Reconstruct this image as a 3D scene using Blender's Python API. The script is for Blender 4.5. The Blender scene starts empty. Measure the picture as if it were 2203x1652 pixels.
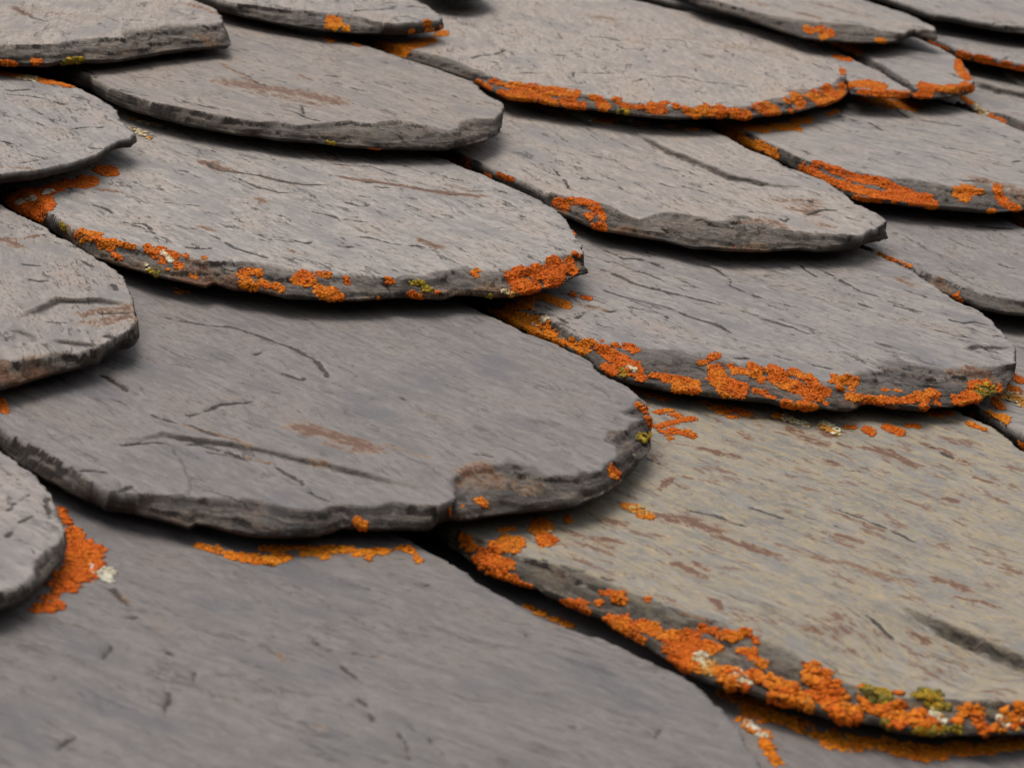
import bpy, math, random
import numpy as np
from mathutils import Matrix, Vector

# ------------------------------------------------------------------ camera, world, sun, exposure
scene = bpy.context.scene
PITCH = math.radians(32)                      # roof pitch
PW, PH = 2203.0, 1652.0                       # photograph size used for the measured outlines
PP = np.array([PW / 2, PH / 2])
VPU = np.array([6700.0, -270.0]); VPV = np.array([-5000.0, -2282.0])   # vanishing points: along the courses / up the slope
FPX = math.sqrt(-float((VPU - PP) @ (VPV - PP)))
Uc = np.r_[VPU - PP, FPX]; Uc /= np.linalg.norm(Uc)
Vc = -np.r_[VPV - PP, FPX]; Vc /= np.linalg.norm(Vc)
Nc = np.cross(Uc, Vc); Nc = -Nc if Nc[2] > 0 else Nc
DCAM = 300.0                                  # mm from the lens to the mean roof plane
ROOFZ = 3.0                                   # height of the roof patch above ground (m)
RM = Matrix.Rotation(PITCH, 4, 'X')           # roof frame (x along course, y up slope, z normal) -> world
def world(u, v, h):                           # roof mm -> world m
    p = RM @ Vector((u / 1000, -v / 1000, h / 1000)); p.z += ROOFZ; return p

cam_d = bpy.data.cameras.new('camera'); cam = bpy.data.objects.new('camera', cam_d)
scene.collection.objects.link(cam); scene.camera = cam
ax = [Vector((Uc[i], -Vc[i], Nc[i])) for i in range(3)]       # camera right, down, forward in the roof frame
m = Matrix.Identity(4)
for i, a in enumerate((ax[0], -ax[1], -ax[2])):
    w = RM.to_3x3() @ a
    for k in range(3): m[k][i] = w[k]
m.translation = world(0, 0, DCAM)
cam.matrix_world = m
cam_d.sensor_width = 36; cam_d.sensor_fit = 'HORIZONTAL'; cam_d.lens = FPX / PW * 36
cam_d.clip_start = 0.02; cam_d.clip_end = 100
cam_d.dof.use_dof = True; cam_d.dof.focus_distance = 0.96; cam_d.dof.aperture_fstop = 32.0

w = bpy.data.worlds.new('World'); scene.world = w; w.use_nodes = True
wt = w.node_tree; bg = wt.nodes['Background']
sky = wt.nodes.new('ShaderNodeTexSky'); sky.sky_type = 'NISHITA'; sky.sun_disc = False
SUN_EL, SUN_AZ = math.radians(84), math.radians(180)
sky.sun_elevation = SUN_EL; sky.sun_rotation = SUN_AZ
sky.air_density = 1.2; sky.dust_density = 4.0
hs = wt.nodes.new('ShaderNodeHueSaturation'); hs.inputs['Saturation'].default_value = 0.22
wt.links.new(sky.outputs[0], hs.inputs['Color']); wt.links.new(hs.outputs[0], bg.inputs['Color'])
bg.inputs['Strength'].default_value = 0.10
sl = bpy.data.lights.new('sun', 'SUN'); sl.energy = 1.5; sl.angle = math.radians(45); sl.color = (1.0, 0.93, 0.85)
so = bpy.data.objects.new('sun', sl); scene.collection.objects.link(so)
sd = Vector((math.sin(SUN_AZ) * math.cos(SUN_EL), math.cos(SUN_AZ) * math.cos(SUN_EL), math.sin(SUN_EL)))
so.rotation_euler = sd.to_track_quat('Z', 'Y').to_euler()
scene.view_settings.view_transform = 'Standard'; scene.view_settings.look = 'None'
scene.view_settings.gamma = 1; scene.view_settings.exposure = 0.60

# ------------------------------------------------------------------ maths helpers
rng = np.random.default_rng(11)
_T = rng.random((256, 256)) * 2 - 1
def vnoise(x, y):
    xi = np.floor(x).astype(int); yi = np.floor(y).astype(int)
    fx = x - xi; fy = y - yi
    fx = fx * fx * fx * (fx * (fx * 6 - 15) + 10); fy = fy * fy * fy * (fy * (fy * 6 - 15) + 10)
    a = _T[xi & 255, yi & 255]; b = _T[(xi + 1) & 255, yi & 255]
    c = _T[xi & 255, (yi + 1) & 255]; d = _T[(xi + 1) & 255, (yi + 1) & 255]
    return (a * (1 - fx) + b * fx) * (1 - fy) + (c * (1 - fx) + d * fx) * fy
def fbm(x, y, o=4, g=0.5):
    s = 0; a = 1.0; n = 0
    for i in range(o):
        s = s + a * vnoise(x * 2 ** i + 17.3 * i, y * 2 ** i + 9.1 * i); n += a; a *= g
    return s / n
def sstep(a, b, x):
    t = np.clip((x - a) / (b - a), 0, 1); return t * t * (3 - 2 * t)

U_, V_, N_ = Uc, Vc, Nc
def project(u, v, h):                         # roof mm -> photo px
    X = (np.multiply.outer(u, U_) + np.multiply.outer(v, V_) + np.multiply.outer(h - DCAM, N_))
    return X[..., 0] / X[..., 2] * FPX + PP[0], X[..., 1] / X[..., 2] * FPX + PP[1]
SL = 0.085                                     # slope of a slate against the mean roof plane
EXPO = 150.0
TAIL = {-2: -1218.0, -1: -1068.0, 6: -17.0, 0: -918.0, 1: -768.0, 2: -611.0, 3: -467.0, 4: -317.0, 5: -167.0}
def unproject(px, py, row, dh=0.0):           # photo px -> (u, v) on the top plane of that course, dh mm above it
    d = np.array([px - PP[0], py - PP[1], FPX])
    # point s*d ; h = N.s*d + DCAM ; v = V.s*d ; h = SL*(v - TAIL[row-1]) + dh
    s = (SL * (-TAIL[row - 1]) + dh - DCAM) / (N_ @ d - SL * (V_ @ d))
    X = s * d
    return np.array([X @ U_, X @ V_])

def seg_dist(P, poly, closed):                # unsigned distance, signed side and arc parameter of the nearest point
    n = len(poly); best = np.full(len(P), 1e18); side = np.zeros(len(P)); par = np.zeros(len(P)); acc = 0.0
    L = sum(np.linalg.norm(poly[(i + 1) % n] - poly[i]) for i in range(n if closed else n - 1))
    near = np.zeros((len(P), 2))
    for i in range(n if closed else n - 1):
        a = poly[i]; b = poly[(i + 1) % n]; ab = b - a; l2 = ab @ ab
        if l2 < 1e-12: continue
        t = np.clip(((P - a) @ ab) / l2, 0, 1); q = a + t[:, None] * ab
        dd = ((P - q) ** 2).sum(1); mk = dd < best
        best[mk] = dd[mk]; near[mk] = q[mk]
        cr = ab[0] * (P[:, 1] - a[1]) - ab[1] * (P[:, 0] - a[0])
        side[mk] = cr[mk]; l = math.sqrt(l2); par[mk] = (acc + t[mk] * l) / L; acc += l
    return np.sqrt(best), side, par, near
def inside(P, poly):
    r = np.zeros(len(P), bool); x, y = P[:, 0], P[:, 1]; n = len(poly)
    for i in range(n):
        x1, y1 = poly[i]; x2, y2 = poly[(i + 1) % n]
        if y1 == y2: continue
        c = ((y1 > y) != (y2 > y)) & (x < (x2 - x1) * (y - y1) / (y2 - y1) + x1)
        r ^= c
    return r
def dense(poly, step, amp, sd):
    out = []
    n = len(poly)
    for i in range(n):
        a = poly[i]; b = poly[(i + 1) % n]; k = max(1, int(np.linalg.norm(b - a) / step))
        for j in range(k): out.append(a + (b - a) * j / k)
    P = np.array(out)
    dx = fbm(P[:, 0] / 11 + sd, P[:, 1] / 11, 4, .6); dy = fbm(P[:, 0] / 11, P[:, 1] / 11 + sd + 31, 4, .6)
    return P + amp * np.c_[dx, dy]

# ------------------------------------------------------------------ materials
def slate_material(name, base, light, grain, tan=0.0, rusty=0.0, seed=0.0, streak=1.0, rough=.60):
    mt = bpy.data.materials.new(name); mt.use_nodes = True; nt = mt.node_tree; N = nt.nodes; Lk = nt.links
    bs = N['Principled BSDF']
    base = tuple(c * k for c, k in zip(base, (1.05, 1.0, .95))); light = tuple(c * k for c, k in zip(light, (1.05, 1.0, .94)))
    def nd(t, **kw):
        n = N.new(t)
        for k, v in kw.items():
            if k in n.inputs: n.inputs[k].default_value = v
            else: setattr(n, k, v)
        return n
    tc = nd('ShaderNodeTexCoord')
    rot = nd('ShaderNodeMapping'); rot.inputs['Rotation'].default_value = (0, 0, -grain); rot.inputs['Location'].default_value = (seed, seed * .7, 0)
    Lk.new(tc.outputs['Object'], rot.inputs['Vector'])
    wv = nd('ShaderNodeTexNoise', Scale=22.0, Detail=2.0)      # slow warp so that the grain wanders
    Lk.new(rot.outputs[0], wv.inputs['Vector'])
    wa = nd('ShaderNodeVectorMath', operation='MULTIPLY_ADD'); wa.inputs[1].default_value = (0.004, 0.010, 0)
    Lk.new(wv.outputs['Color'], wa.inputs[0]); Lk.new(rot.outputs[0], wa.inputs[2])
    def noise(sx, sy, detail=4, roughness=.55, warp=True):
        mp = nd('ShaderNodeMapping'); mp.inputs['Scale'].default_value = (sx, sy, (sx + sy) / 2)
        Lk.new((wa if warp else rot).outputs[0], mp.inputs['Vector'])
        n = nd('ShaderNodeTexNoise', Scale=1.0, Detail=float(detail), Roughness=roughness)
        Lk.new(mp.outputs[0], n.inputs['Vector']); return n.outputs['Fac']
    def rng_(s, a, b, c=0.0, d=1.0):
        r = nd('ShaderNodeMapRange', interpolation_type='SMOOTHSTEP'); Lk.new(s, r.inputs[0])
        for k, v in zip((1, 2, 3, 4), (a, b, c, d)): r.inputs[k].default_value = v
        return r.outputs[0]
    def mul(a, b, op='MULTIPLY'):
        n = nd('ShaderNodeMath', operation=op)
        for i, s in enumerate((a, b)):
            if isinstance(s, (int, float)): n.inputs[i].default_value = s
            else: Lk.new(s, n.inputs[i])
        return n.outputs[0]
    def mix(f, a, b):
        n = nd('ShaderNodeMix', data_type='RGBA')
        for s, i in ((f, 0), (a, 6), (b, 7)):
            if isinstance(s, (int, float)): n.inputs[i].default_value = s
            elif isinstance(s, tuple): n.inputs[i].default_value = (*s, 1)
            else: Lk.new(s, n.inputs[i])
        return n.outputs[2]
    at = nd('ShaderNodeAttribute', attribute_name='wear_shade'); sp = nd('ShaderNodeSeparateColor'); Lk.new(at.outputs['Color'], sp.inputs[0])
    edge, crack_shade0, rust = sp.outputs[0], sp.outputs[1], sp.outputs[2]
    st = noise(48, 260, 5, .62); bl = noise(24, 40, 3, .6); fine = noise(1100, 1900, 2, .7, False)
    dash = noise(230, 1250, 3, .6); pit = noise(520, 1000, 2, .5); mot = noise(210, 520, 4, .68)
    a = mul(mul(st, .42), mul(bl, .33), 'ADD'); a = mul(a, mul(mot, .25), 'ADD')
    col = mix(rng_(a, .40, .60), base, light)
    tint = noise(70, 150, 3, .6)
    e2 = noise(600, 900, 3, .75, False)
    crack_shade = rng_(mul(crack_shade0, mul(mul(e2, .5, 'SUBTRACT'), .9), 'ADD'), .48, .82)
    warm = tuple(c * k for c, k in zip(base, (1.30, 1.12, .95))); cool = tuple(c * k for c, k in zip(base, (.78, .85, .96)))
    col = mix(mul(rng_(bl, .5, .72), .5), col, warm); col = mix(mul(rng_(bl, .48, .30), .5), col, cool)
    col = mix(mul(rng_(mot, .56, .70), .22), col, tuple(min(1, c * 1.35) for c in light))
    col = mix(mul(rng_(mot, .46, .30), .10), col, tuple(c * .55 for c in base))
    if tan:
        tn = noise(120, 210, 6, .75)
        col = mix(mul(rng_(tn, .44, .60), tan), col, (.255, .208, .125))
        col = mix(mul(rng_(noise(260, 480, 5, .72), .55, .64), tan * .8), col, (.36, .255, .11))
        col = mix(mul(rng_(noise(60, 130, 4, .65), .52, .64), tan * .8), col, (.140, .143, .145))
    if rusty:
        rn = noise(75, 190, 6, .78)
        col = mix(mul(rng_(rn, .555, .605), rusty), col, (.115, .050, .026))
    # dark dashes along the cleavage, pits
    dm = mul(rng_(dash, .575, .63), rng_(bl, .34, .62)); dm = mul(dm, .5 * streak)
    pm = mul(rng_(pit, .66, .74), .5 * streak)
    # hair cracks: thin level lines of a stretched noise, broken up by a second one
    cn = noise(15, 84, 5, .60)
    ab = nd('ShaderNodeMath', operation='ABSOLUTE'); Lk.new(mul(cn, .52, 'SUBTRACT'), ab.inputs[0])
    hc = mul(rng_(ab.outputs[0], .013, .004), rng_(tint, .50, .58)); hc = mul(hc, min(1.0, .85 * streak))
    dm = mul(dm, hc, 'MAXIMUM')
    col = mix(dm, col, (.050, .038, .031)); col = mix(pm, col, (.06, .045, .035))
    # broken edge: dirty, layered, brownish; overhead shade on the rims also put into the colour
    e1 = tint
    sx = nd('ShaderNodeSeparateXYZ'); Lk.new(wa.outputs[0], sx.inputs[0])
    cb = nd('ShaderNodeCombineXYZ'); Lk.new(mul(sx.outputs[0], 38.0), cb.inputs[0]); Lk.new(mul(sx.outputs[1], 60.0), cb.inputs[1]); Lk.new(mul(at.outputs['Alpha'], 9.0), cb.inputs[2])
    sn = nd('ShaderNodeTexNoise', Scale=1.0, Detail=5.0, Roughness=.75); Lk.new(cb.outputs[0], sn.inputs['Vector']); strata = sn.outputs['Fac']
    ec = mix(rng_(e1, .36, .64), (.016, .011, .008), (.052, .039, .028))
    ec = mix(mul(rng_(noise(60, 80, 4, .75), .50, .62), .8), ec, (.075, .036, .018))
    ec = mix(mul(rng_(e2, .56, .68), .7), ec, (.17, .13, .09))
    ec = mix(mul(rng_(strata, .50, .43), .92), ec, (.022, .018, .015)); ec = mix(mul(rng_(strata, .54, .61), .65), ec, (.12, .10, .08))
    col = mix(mul(edge, .90), col, ec)
    # rust stains with ochre fringe
    rn = noise(230, 480, 6, .8)
    rr = mul(mul(rust, mul(mul(rn, .5, 'SUBTRACT'), 4.6), 'ADD'), rng_(rust, .04, .22))
    col = mix(mul(rng_(rr, .10, .40), .62), col, (.25, .165, .09))
    col = mix(mul(rng_(rr, .36, .60), .92), col, (.092, .038, .020))
    col = mix(mul(crack_shade, .97), col, (.020, .013, .009))
    Lk.new(col, bs.inputs['Base Color'])
    bs.inputs['Roughness'].default_value = rough
    ro = mul(rng_(fine, .3, .7, rough - .1, rough + .14), mul(edge, .25), 'ADD'); Lk.new(ro, bs.inputs['Roughness'])
    if 'Specular IOR Level' in bs.inputs: bs.inputs['Specular IOR Level'].default_value = .34
    def bump(h, dist, strength, prev=None):
        b = nd('ShaderNodeBump'); b.inputs['Distance'].default_value = dist; b.inputs['Strength'].default_value = strength
        Lk.new(h, b.inputs['Height'])
        if prev: Lk.new(prev, b.inputs['Normal'])
        return b.outputs[0]
    hh = mul(mul(st, .50), mul(fine, .06), 'ADD'); hh = mul(hh, mul(dm, -.55), 'ADD'); hh = mul(hh, mul(mot, .10), 'ADD')
    hh = mul(hh, mul(edge, mul(mul(strata, 2.6), mul(e2, .8), 'ADD')), 'ADD')
    b = bump(hh, .001, .9)
    Lk.new(b, bs.inputs['Normal'])
    return mt

def crust_material(name, rough=.85):
    mt = bpy.data.materials.new(name); mt.use_nodes = True; nt = mt.node_tree; bs = nt.nodes['Principled BSDF']
    at = nt.nodes.new('ShaderNodeAttribute'); at.attribute_name = 'tone'
    tc = nt.nodes.new('ShaderNodeTexCoord'); nz = nt.nodes.new('ShaderNodeTexNoise'); nz.inputs['Scale'].default_value = 1600; nz.inputs['Detail'].default_value = 3
    nt.links.new(tc.outputs['Object'], nz.inputs['Vector'])
    mr = nt.nodes.new('ShaderNodeMapRange'); mr.inputs[1].default_value = .3; mr.inputs[2].default_value = .7; mr.inputs[3].default_value = .72; mr.inputs[4].default_value = 1.15
    nt.links.new(nz.outputs['Fac'], mr.inputs[0])
    mx = nt.nodes.new('ShaderNodeVectorMath'); mx.operation = 'SCALE'
    nt.links.new(at.outputs['Color'], mx.inputs[0]); nt.links.new(mr.outputs[0], mx.inputs['Scale'])
    nt.links.new(mx.outputs[0], bs.inputs['Base Color']); bs.inputs['Roughness'].default_value = rough
    if 'Specular IOR Level' in bs.inputs: bs.inputs['Specular IOR Level'].default_value = .2
    bp = nt.nodes.new('ShaderNodeBump'); bp.inputs['Distance'].default_value = .0003; nt.links.new(nz.outputs['Fac'], bp.inputs['Height']); nt.links.new(bp.outputs[0], bs.inputs['Normal'])
    return mt
MAT_LICHEN = crust_material('lichen_crust')

# ------------------------------------------------------------------ mesh builders
def new_mesh(name, verts, faces_flat, sizes, smooth=True):
    me = bpy.data.meshes.new(name)
    me.vertices.add(len(verts)); me.vertices.foreach_set('co', np.ascontiguousarray(verts, np.float32).ravel())
    me.loops.add(len(faces_flat)); me.loops.foreach_set('vertex_index', np.asarray(faces_flat, np.int32))
    me.polygons.add(len(sizes)); st = np.r_[0, np.cumsum(sizes)[:-1]].astype(np.int32)
    me.polygons.foreach_set('loop_start', st)
    try: me.polygons.foreach_set('loop_total', np.asarray(sizes, np.int32))
    except Exception: pass
    me.update(calc_edges=True)
    me.polygons.foreach_set('use_smooth', np.full(len(sizes), smooth, bool))
    me.update(); return me

def build_slate(row, outer, top, right, label, mat, t=7.5, res=0.62, vis=30, cstr=1.0, dz=0.0, ledges=(), cracks=(), rusts=(), grain=0.3,
                ncrack=18, name='roof_slate', uv=False, seed=1, width=1.0, length=2.15, cat='slate', group='overlapping roof slates', bev=1.0, terr=1.35, jag=1.1):
    """outer: bottom outline of the broken edge, top: edge of the flat face, right: the edge turned away (same for both)."""
    t = t * .80
    if uv:
        O = [np.array(p, float) for p in outer]; T = [np.array(p, float) for p in top]
    else:
        O = [unproject(p[0], p[1], row, dz - t * (p[2] if len(p) > 2 else 1.0)) for p in outer]
        T = [unproject(p[0], p[1], row, dz) for p in top]
        Rr = [unproject(p[0], p[1], row, dz) for p in right]
        cen = np.mean(Rr + T, axis=0)
        T += [r - 1.2 * (r - cen) / np.linalg.norm(r - cen) for r in Rr]; O += [r for r in Rr]
    vt = max(p[1] for p in O); vh = min(vt - length * EXPO, min(p[1] for p in O) - 20)
    O.append(np.array([O[-1][0] - 2, vh])); O.insert(0, np.array([O[0][0] + 2, vh]))
    T.append(np.array([T[-1][0] - 2, vh + 3])); T.insert(0, np.array([T[0][0] + 2, vh + 3]))
    O = np.array(O); T = np.array(T)
    vis0 = min(TAIL[row - 1] - vis, vt - 60)
    u0, u1 = O[:, 0].min() - 2, O[:, 0].max() + 2
    us = np.arange(u0, u1 + res, res)
    vs = np.r_[np.arange(vh - 2, vis0, 5.0), np.arange(vis0, vt + 2 + res, res)]
    GU, GV = np.meshgrid(us, vs); P = np.c_[GU.ravel(), GV.ravel()]; nx, ny = len(us), len(vs)
    # rough distances first, exact ones only near the outline
    dO, _, _, _ = seg_dist(P, O, True); inO = inside(P, O)
    D = dense(O, 1.1, jag, seed * 7.7)
    near = np.where(dO < 5)[0]
    dn, _, _, npt = seg_dist(P[near], D, True); inn = inside(P[near], D)
    inO[near] = inn; dO[near] = dn
    proj = P.copy(); proj[near] = npt
    # keep cells with a corner inside
    I = inO.reshape(ny, nx)
    cell = I[:-1, :-1] | I[1:, :-1] | I[:-1, 1:] | I[1:, 1:]
    used = np.zeros((ny, nx), bool)
    used[:-1, :-1] |= cell; used[1:, :-1] |= cell; used[:-1, 1:] |= cell; used[1:, 1:] |= cell
    uf = used.ravel(); snap = uf & ~inO
    P[snap] = proj[snap]; dO[snap] = 0
    # keep only used vertices
    idx = -np.ones(nx * ny, int); ui = np.where(uf)[0]; idx[ui] = np.arange(len(ui))
    Q = P[ui]; dOq = dO[ui]
    cy, cx = np.where(cell); a = cy * nx + cx
    quads = np.c_[idx[a], idx[a + nx], idx[a + nx + 1], idx[a + 1]]    # v down = -y, so this order faces +z
    x, y = Q[:, 0], Q[:, 1]; s = seed * 13.7
    wx = 2.3 * fbm(x / 12 + s, y / 12, 5, .68); wy = 2.3 * fbm(x / 12, y / 12 + s + 50, 5, .68)
    W = Q + np.c_[wx, wy]
    dT, _, _, _ = seg_dist(W, T, True); inT = inside(W, T)
    dT = np.where(inT, 0, dT)
    q = np.where(inT, 0, dT / (dT + np.minimum(dOq, 60) + 1e-3))
    # rough broken edge in thin layers
    ga = grain_angle(row, outer if not uv else None, grain, O)
    cg, sg = math.cos(ga), math.sin(ga)
    al = x * cg + y * sg; ac = -x * sg + y * cg
    q1 = np.clip(dT / 1.3, 0, 1)                      # the face breaks off sharply first
    depth = t * (.20 * q1 + .66 * q ** (0.9 / bev))
    bell = np.sqrt(np.clip(np.sin(np.pi * np.clip(q, 0, 1)), 0, 1))
    chip = np.abs(fbm(x / 13 + s, y / 13 - s, 3, .5)); chip = 1 - np.clip(chip * 4.5, 0, 1)       # ridges between shell shaped chips
    rag = (3.4 * fbm(x / 15 + s, y / 15 + s, 4, .55) + 1.3 * fbm(al / 18 + s, ac / 3.0, 3, .6) - 1.1 * chip) * bell
    Lz = np.clip(depth + rag * (t / 8), 0, t * .93)
    def stair(L, st, off, sharp):
        k = L / st + off; fr = k - np.floor(k); return st * (np.floor(k) + sstep(sharp, 1.0, fr) - off)
    off = .45 * fbm(x / 30 + s, y / 30, 2)
    Lt = stair(stair(Lz, terr * 2.1, off, .70), terr * .55, off * .5, .6) * .5 + stair(Lz, terr * .8, off, .72) * .5
    Lz = np.where(q > 0, np.clip(.1 * Lz + .9 * Lt + .16 * bell * fbm(x / 2.4 + s, y / 2.4, 3, .6), 0, t * .95), 0)
    h = -Lz
    edge = sstep(0.0, .10, q) * np.clip(.55 + .5 * q, 0, 1)
    # flat face: slow undulation and very thin cleavage steps
    face = 1 - sstep(0, .2, q)
    h += face * (.35 * fbm(x / 70 + s, y / 70, 2) )
    fl = fbm(al / 38 + s, ac / 7.5 + s, 4, .6) * 3.2; f2 = fl - np.floor(fl)
    h += face * .16 * (np.floor(fl) + sstep(.82, 1, f2))
    h += .05 * fbm(x / 2.2, y / 2.2 + s, 3)
    crack_shade_m = np.zeros(len(Q)); rust = np.zeros(len(Q))
    W2 = Q + np.c_[.9 * fbm(x / 6 + s, y / 6, 3, .65), .9 * fbm(x / 6, y / 6 + s, 3, .65)]
    def local(pl): return np.array([unproject(p[0], p[1], row, dz) for p in pl])
    def sub(pl, pad):
        lo = pl.min(0) - pad; hi = pl.max(0) + pad
        return np.where((Q[:, 0] > lo[0]) & (Q[:, 0] < hi[0]) & (Q[:, 1] > lo[1]) & (Q[:, 1] < hi[1]))[0]
    for pl, dep, fall, *tt in ledges:
        tst = tt[0] if tt else .3
        L = local(pl); ii = sub(L, fall * 6)
        if not len(ii): continue
        d, sd_, pr, _ = seg_dist(W2[ii], L, False)
        d = d * np.sign(sd_); tp = sstep(0, tst, pr) * sstep(0, .25, 1 - pr)
        jg = .8 * fbm(x[ii] / 9 + s, y[ii] / 9, 3, .6); d = d + jg
        step = dep * tp * (.62 * sstep(-.1, .8, d) + .38 * sstep(1.2, 2.0, d + 1.6 * jg)) * np.exp(-np.clip(d, 0, None) / (fall * 2.4))
        h[ii] -= step * face[ii]
        em = tp * np.exp(-((d - .6) / .8) ** 2) * min(1, dep / 2)
        edge[ii] = np.maximum(edge[ii], em * .95)
        crack_shade_m[ii] = np.maximum(crack_shade_m[ii], tp * .7 * np.exp(-((d - .5) / .6) ** 2))
    cl = [(local(c[0] if isinstance(c, tuple) else c), (lambda k: k * (1.35 if k < .9 else .85))(c[1] if isinstance(c, tuple) else .55)) for c in cracks]
    rr = np.random.default_rng(int(seed * 100) + 5)
    visx = np.where(Q[:, 1] > TAIL[row - 1] - 8)[0]
    for _ in range(int(ncrack * 1.2)):
        p = Q[visx[rr.integers(len(visx))]].copy(); n = rr.integers(3, 9); an = ga + rr.normal(0, .12); L = [p.copy()]
        if rr.random() < .5: an += math.pi
        for _ in range(n):
            an2 = an + rr.normal(0, .28); p = p + rr.uniform(1.5, 6) * np.array([math.cos(an2), math.sin(an2)]); L.append(p.copy())
        cl.append((np.array(L), rr.uniform(.18, .40)))
    for L, wd in cl:
        ii = sub(L, 8)
        if not len(ii): continue
        d, sd_, pr, _ = seg_dist(W2[ii], L, False); tp = sstep(0, .2, pr) * sstep(0, .2, 1 - pr) * (.65 + .6 * fbm(x[ii] / 5, y[ii] / 5 + s, 2))
        wd = wd * 1.2; g = np.exp(-(d / wd) ** 2) * np.clip(tp * 1.3, 0, 1)
        h[ii] -= .75 * g; crack_shade_m[ii] = np.maximum(crack_shade_m[ii], np.clip(g * 1.4, 0, 1) * min(1, .65 + wd))
        h[ii] -= .28 * tp * np.where(d * np.sign(sd_) > 0, np.exp(-d / 3.5), 0)
    crack_shade_m *= np.where(q > 0, 1, cstr)
    for pl, r_, stg in rusts:
        L = local(pl); sc = FPX / math.hypot(np.linalg.norm(L.mean(0)), DCAM); rm = r_ / sc * 2.9
        ii = sub(L, rm * 3)
        if not len(ii): continue
        if len(L) == 1: d = np.linalg.norm(W2[ii] - L[0], axis=1)
        else: d = seg_dist(W2[ii], L, False)[0]
        rust[ii] = np.maximum(rust[ii], stg * (1 - sstep(rm * .05, rm * 1.25, d * (1 + .45 * fbm(al[ii] / 9, ac[ii] / 3 + s, 3)))))
    G2 = np.full(nx * ny, np.nan); G2[ui] = h; G2 = G2.reshape(ny, nx)
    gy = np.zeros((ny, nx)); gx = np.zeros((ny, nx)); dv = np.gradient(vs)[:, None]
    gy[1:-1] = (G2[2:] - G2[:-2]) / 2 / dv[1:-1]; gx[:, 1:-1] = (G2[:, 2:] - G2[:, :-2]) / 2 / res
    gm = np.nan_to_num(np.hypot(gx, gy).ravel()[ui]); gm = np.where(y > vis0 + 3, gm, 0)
    crack_shade_m = np.maximum(crack_shade_m, .9 * sstep(.6, 1.6, gm) * np.clip(.75 + .9 * fbm(x / 5 + s, y / 5, 2), 0, 1) * sstep(0, .05, q))  # rim risers darkened: shade under overhanging layers painted into the crack mask
    # plate follows its own tilted plane
    zb = SL * (y - TAIL[row - 1]) + dz
    # boundary loop
    e = np.vstack([quads[:, [0, 1]], quads[:, [1, 2]], quads[:, [2, 3]], quads[:, [3, 0]]])
    key = e[:, 0].astype(np.int64) * 10 ** 7 + e[:, 1]; rk = e[:, 1].astype(np.int64) * 10 ** 7 + e[:, 0]
    bd = e[~np.isin(key, rk)]
    nv = len(Q); bv = np.unique(bd); bi = -np.ones(nv, int); bi[bv] = np.arange(len(bv))
    cenp = Q.mean(0)
    # two rings below the rim make a rough undercut side
    zmid = .5 * (h[bv] - t); j = fbm(x[bv] / 2.5 + s, y[bv] / 2.5, 3)
    dirn = Q[bv] - cenp; dirn /= np.linalg.norm(dirn, axis=1)[:, None]
    ringM = np.c_[Q[bv] + dirn * (.35 * j)[:, None], zmid]; ringB = np.c_[Q[bv] - dirn * (.8 + .5 * j)[:, None], np.full(len(bv), -t)]
    VV = np.vstack([np.c_[Q, h], ringM, ringB])
    A = bd[:, 0]; B = bd[:, 1]; m0 = nv + bi; b0 = nv + len(bv) + bi
    w1 = np.c_[B, A, m0[A], m0[B]]; w2 = np.c_[m0[B], m0[A], b0[A], b0[B]]
    # underside: chain the loop
    nxt = dict(zip(A.tolist(), B.tolist())); st = int(A[0]); loop = [st]; c = nxt[st]
    while c != st and len(loop) <= len(A): loop.append(c); c = nxt[c]
    und = [int(b0[i]) for i in loop][::-1]
    flat = np.r_[quads.ravel(), w1.ravel(), w2.ravel(), und]
    sizes = [4] * (len(quads) + len(w1) + len(w2)) + [len(und)]
    org_u, org_v = float(cenp[0]), float(cenp[1])
    hz = SL * (VV[:, 1] - TAIL[row - 1]) + dz + VV[:, 2]
    oz = SL * (org_v - TAIL[row - 1]) + dz
    co = np.c_[VV[:, 0] - org_u, -(VV[:, 1] - org_v), hz - oz] / 1000
    me = new_mesh(name, co, flat, sizes)
    ca = me.color_attributes.new('wear_shade', 'FLOAT_COLOR', 'POINT')
    pad = np.ones(len(bv) * 2)
    arr = np.ones((len(co), 4), np.float32)
    arr[:, 0] = np.r_[edge, pad]; arr[:, 1] = np.r_[crack_shade_m, pad * 0]; arr[:, 2] = np.r_[rust, rust[bv], rust[bv]]; arr[:, 3] = np.r_[-h, -zmid, np.full(len(bv), t)] / 10
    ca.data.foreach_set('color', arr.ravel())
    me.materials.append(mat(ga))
    ob = bpy.data.objects.new(name, me); scene.collection.objects.link(ob)
    ob.matrix_world = Matrix.Translation(world(org_u, org_v, oz)) @ RM
    ob['label'] = label; ob['category'] = cat; ob['group'] = group
    # data for growths: face centres in roof mm
    F = np.vstack([quads, w1, w2]); Pm = np.c_[VV[:, 0], VV[:, 1], hz]
    return ob, Pm, F, (org_u, org_v, oz)

def grain_angle(row, outer, grain, O):
    # grain is the slope (dy/dx) of the cleavage in the photograph, turned into an angle in the slate's plane
    if outer is None: return grain
    xs = np.mean([p[0] for p in outer]); ys = np.mean([p[1] for p in outer]) - 40
    a = unproject(xs, ys, row); b = unproject(xs + 40, ys + 40 * grain, row); d = b - a
    return math.atan2(d[1], d[0])

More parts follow.
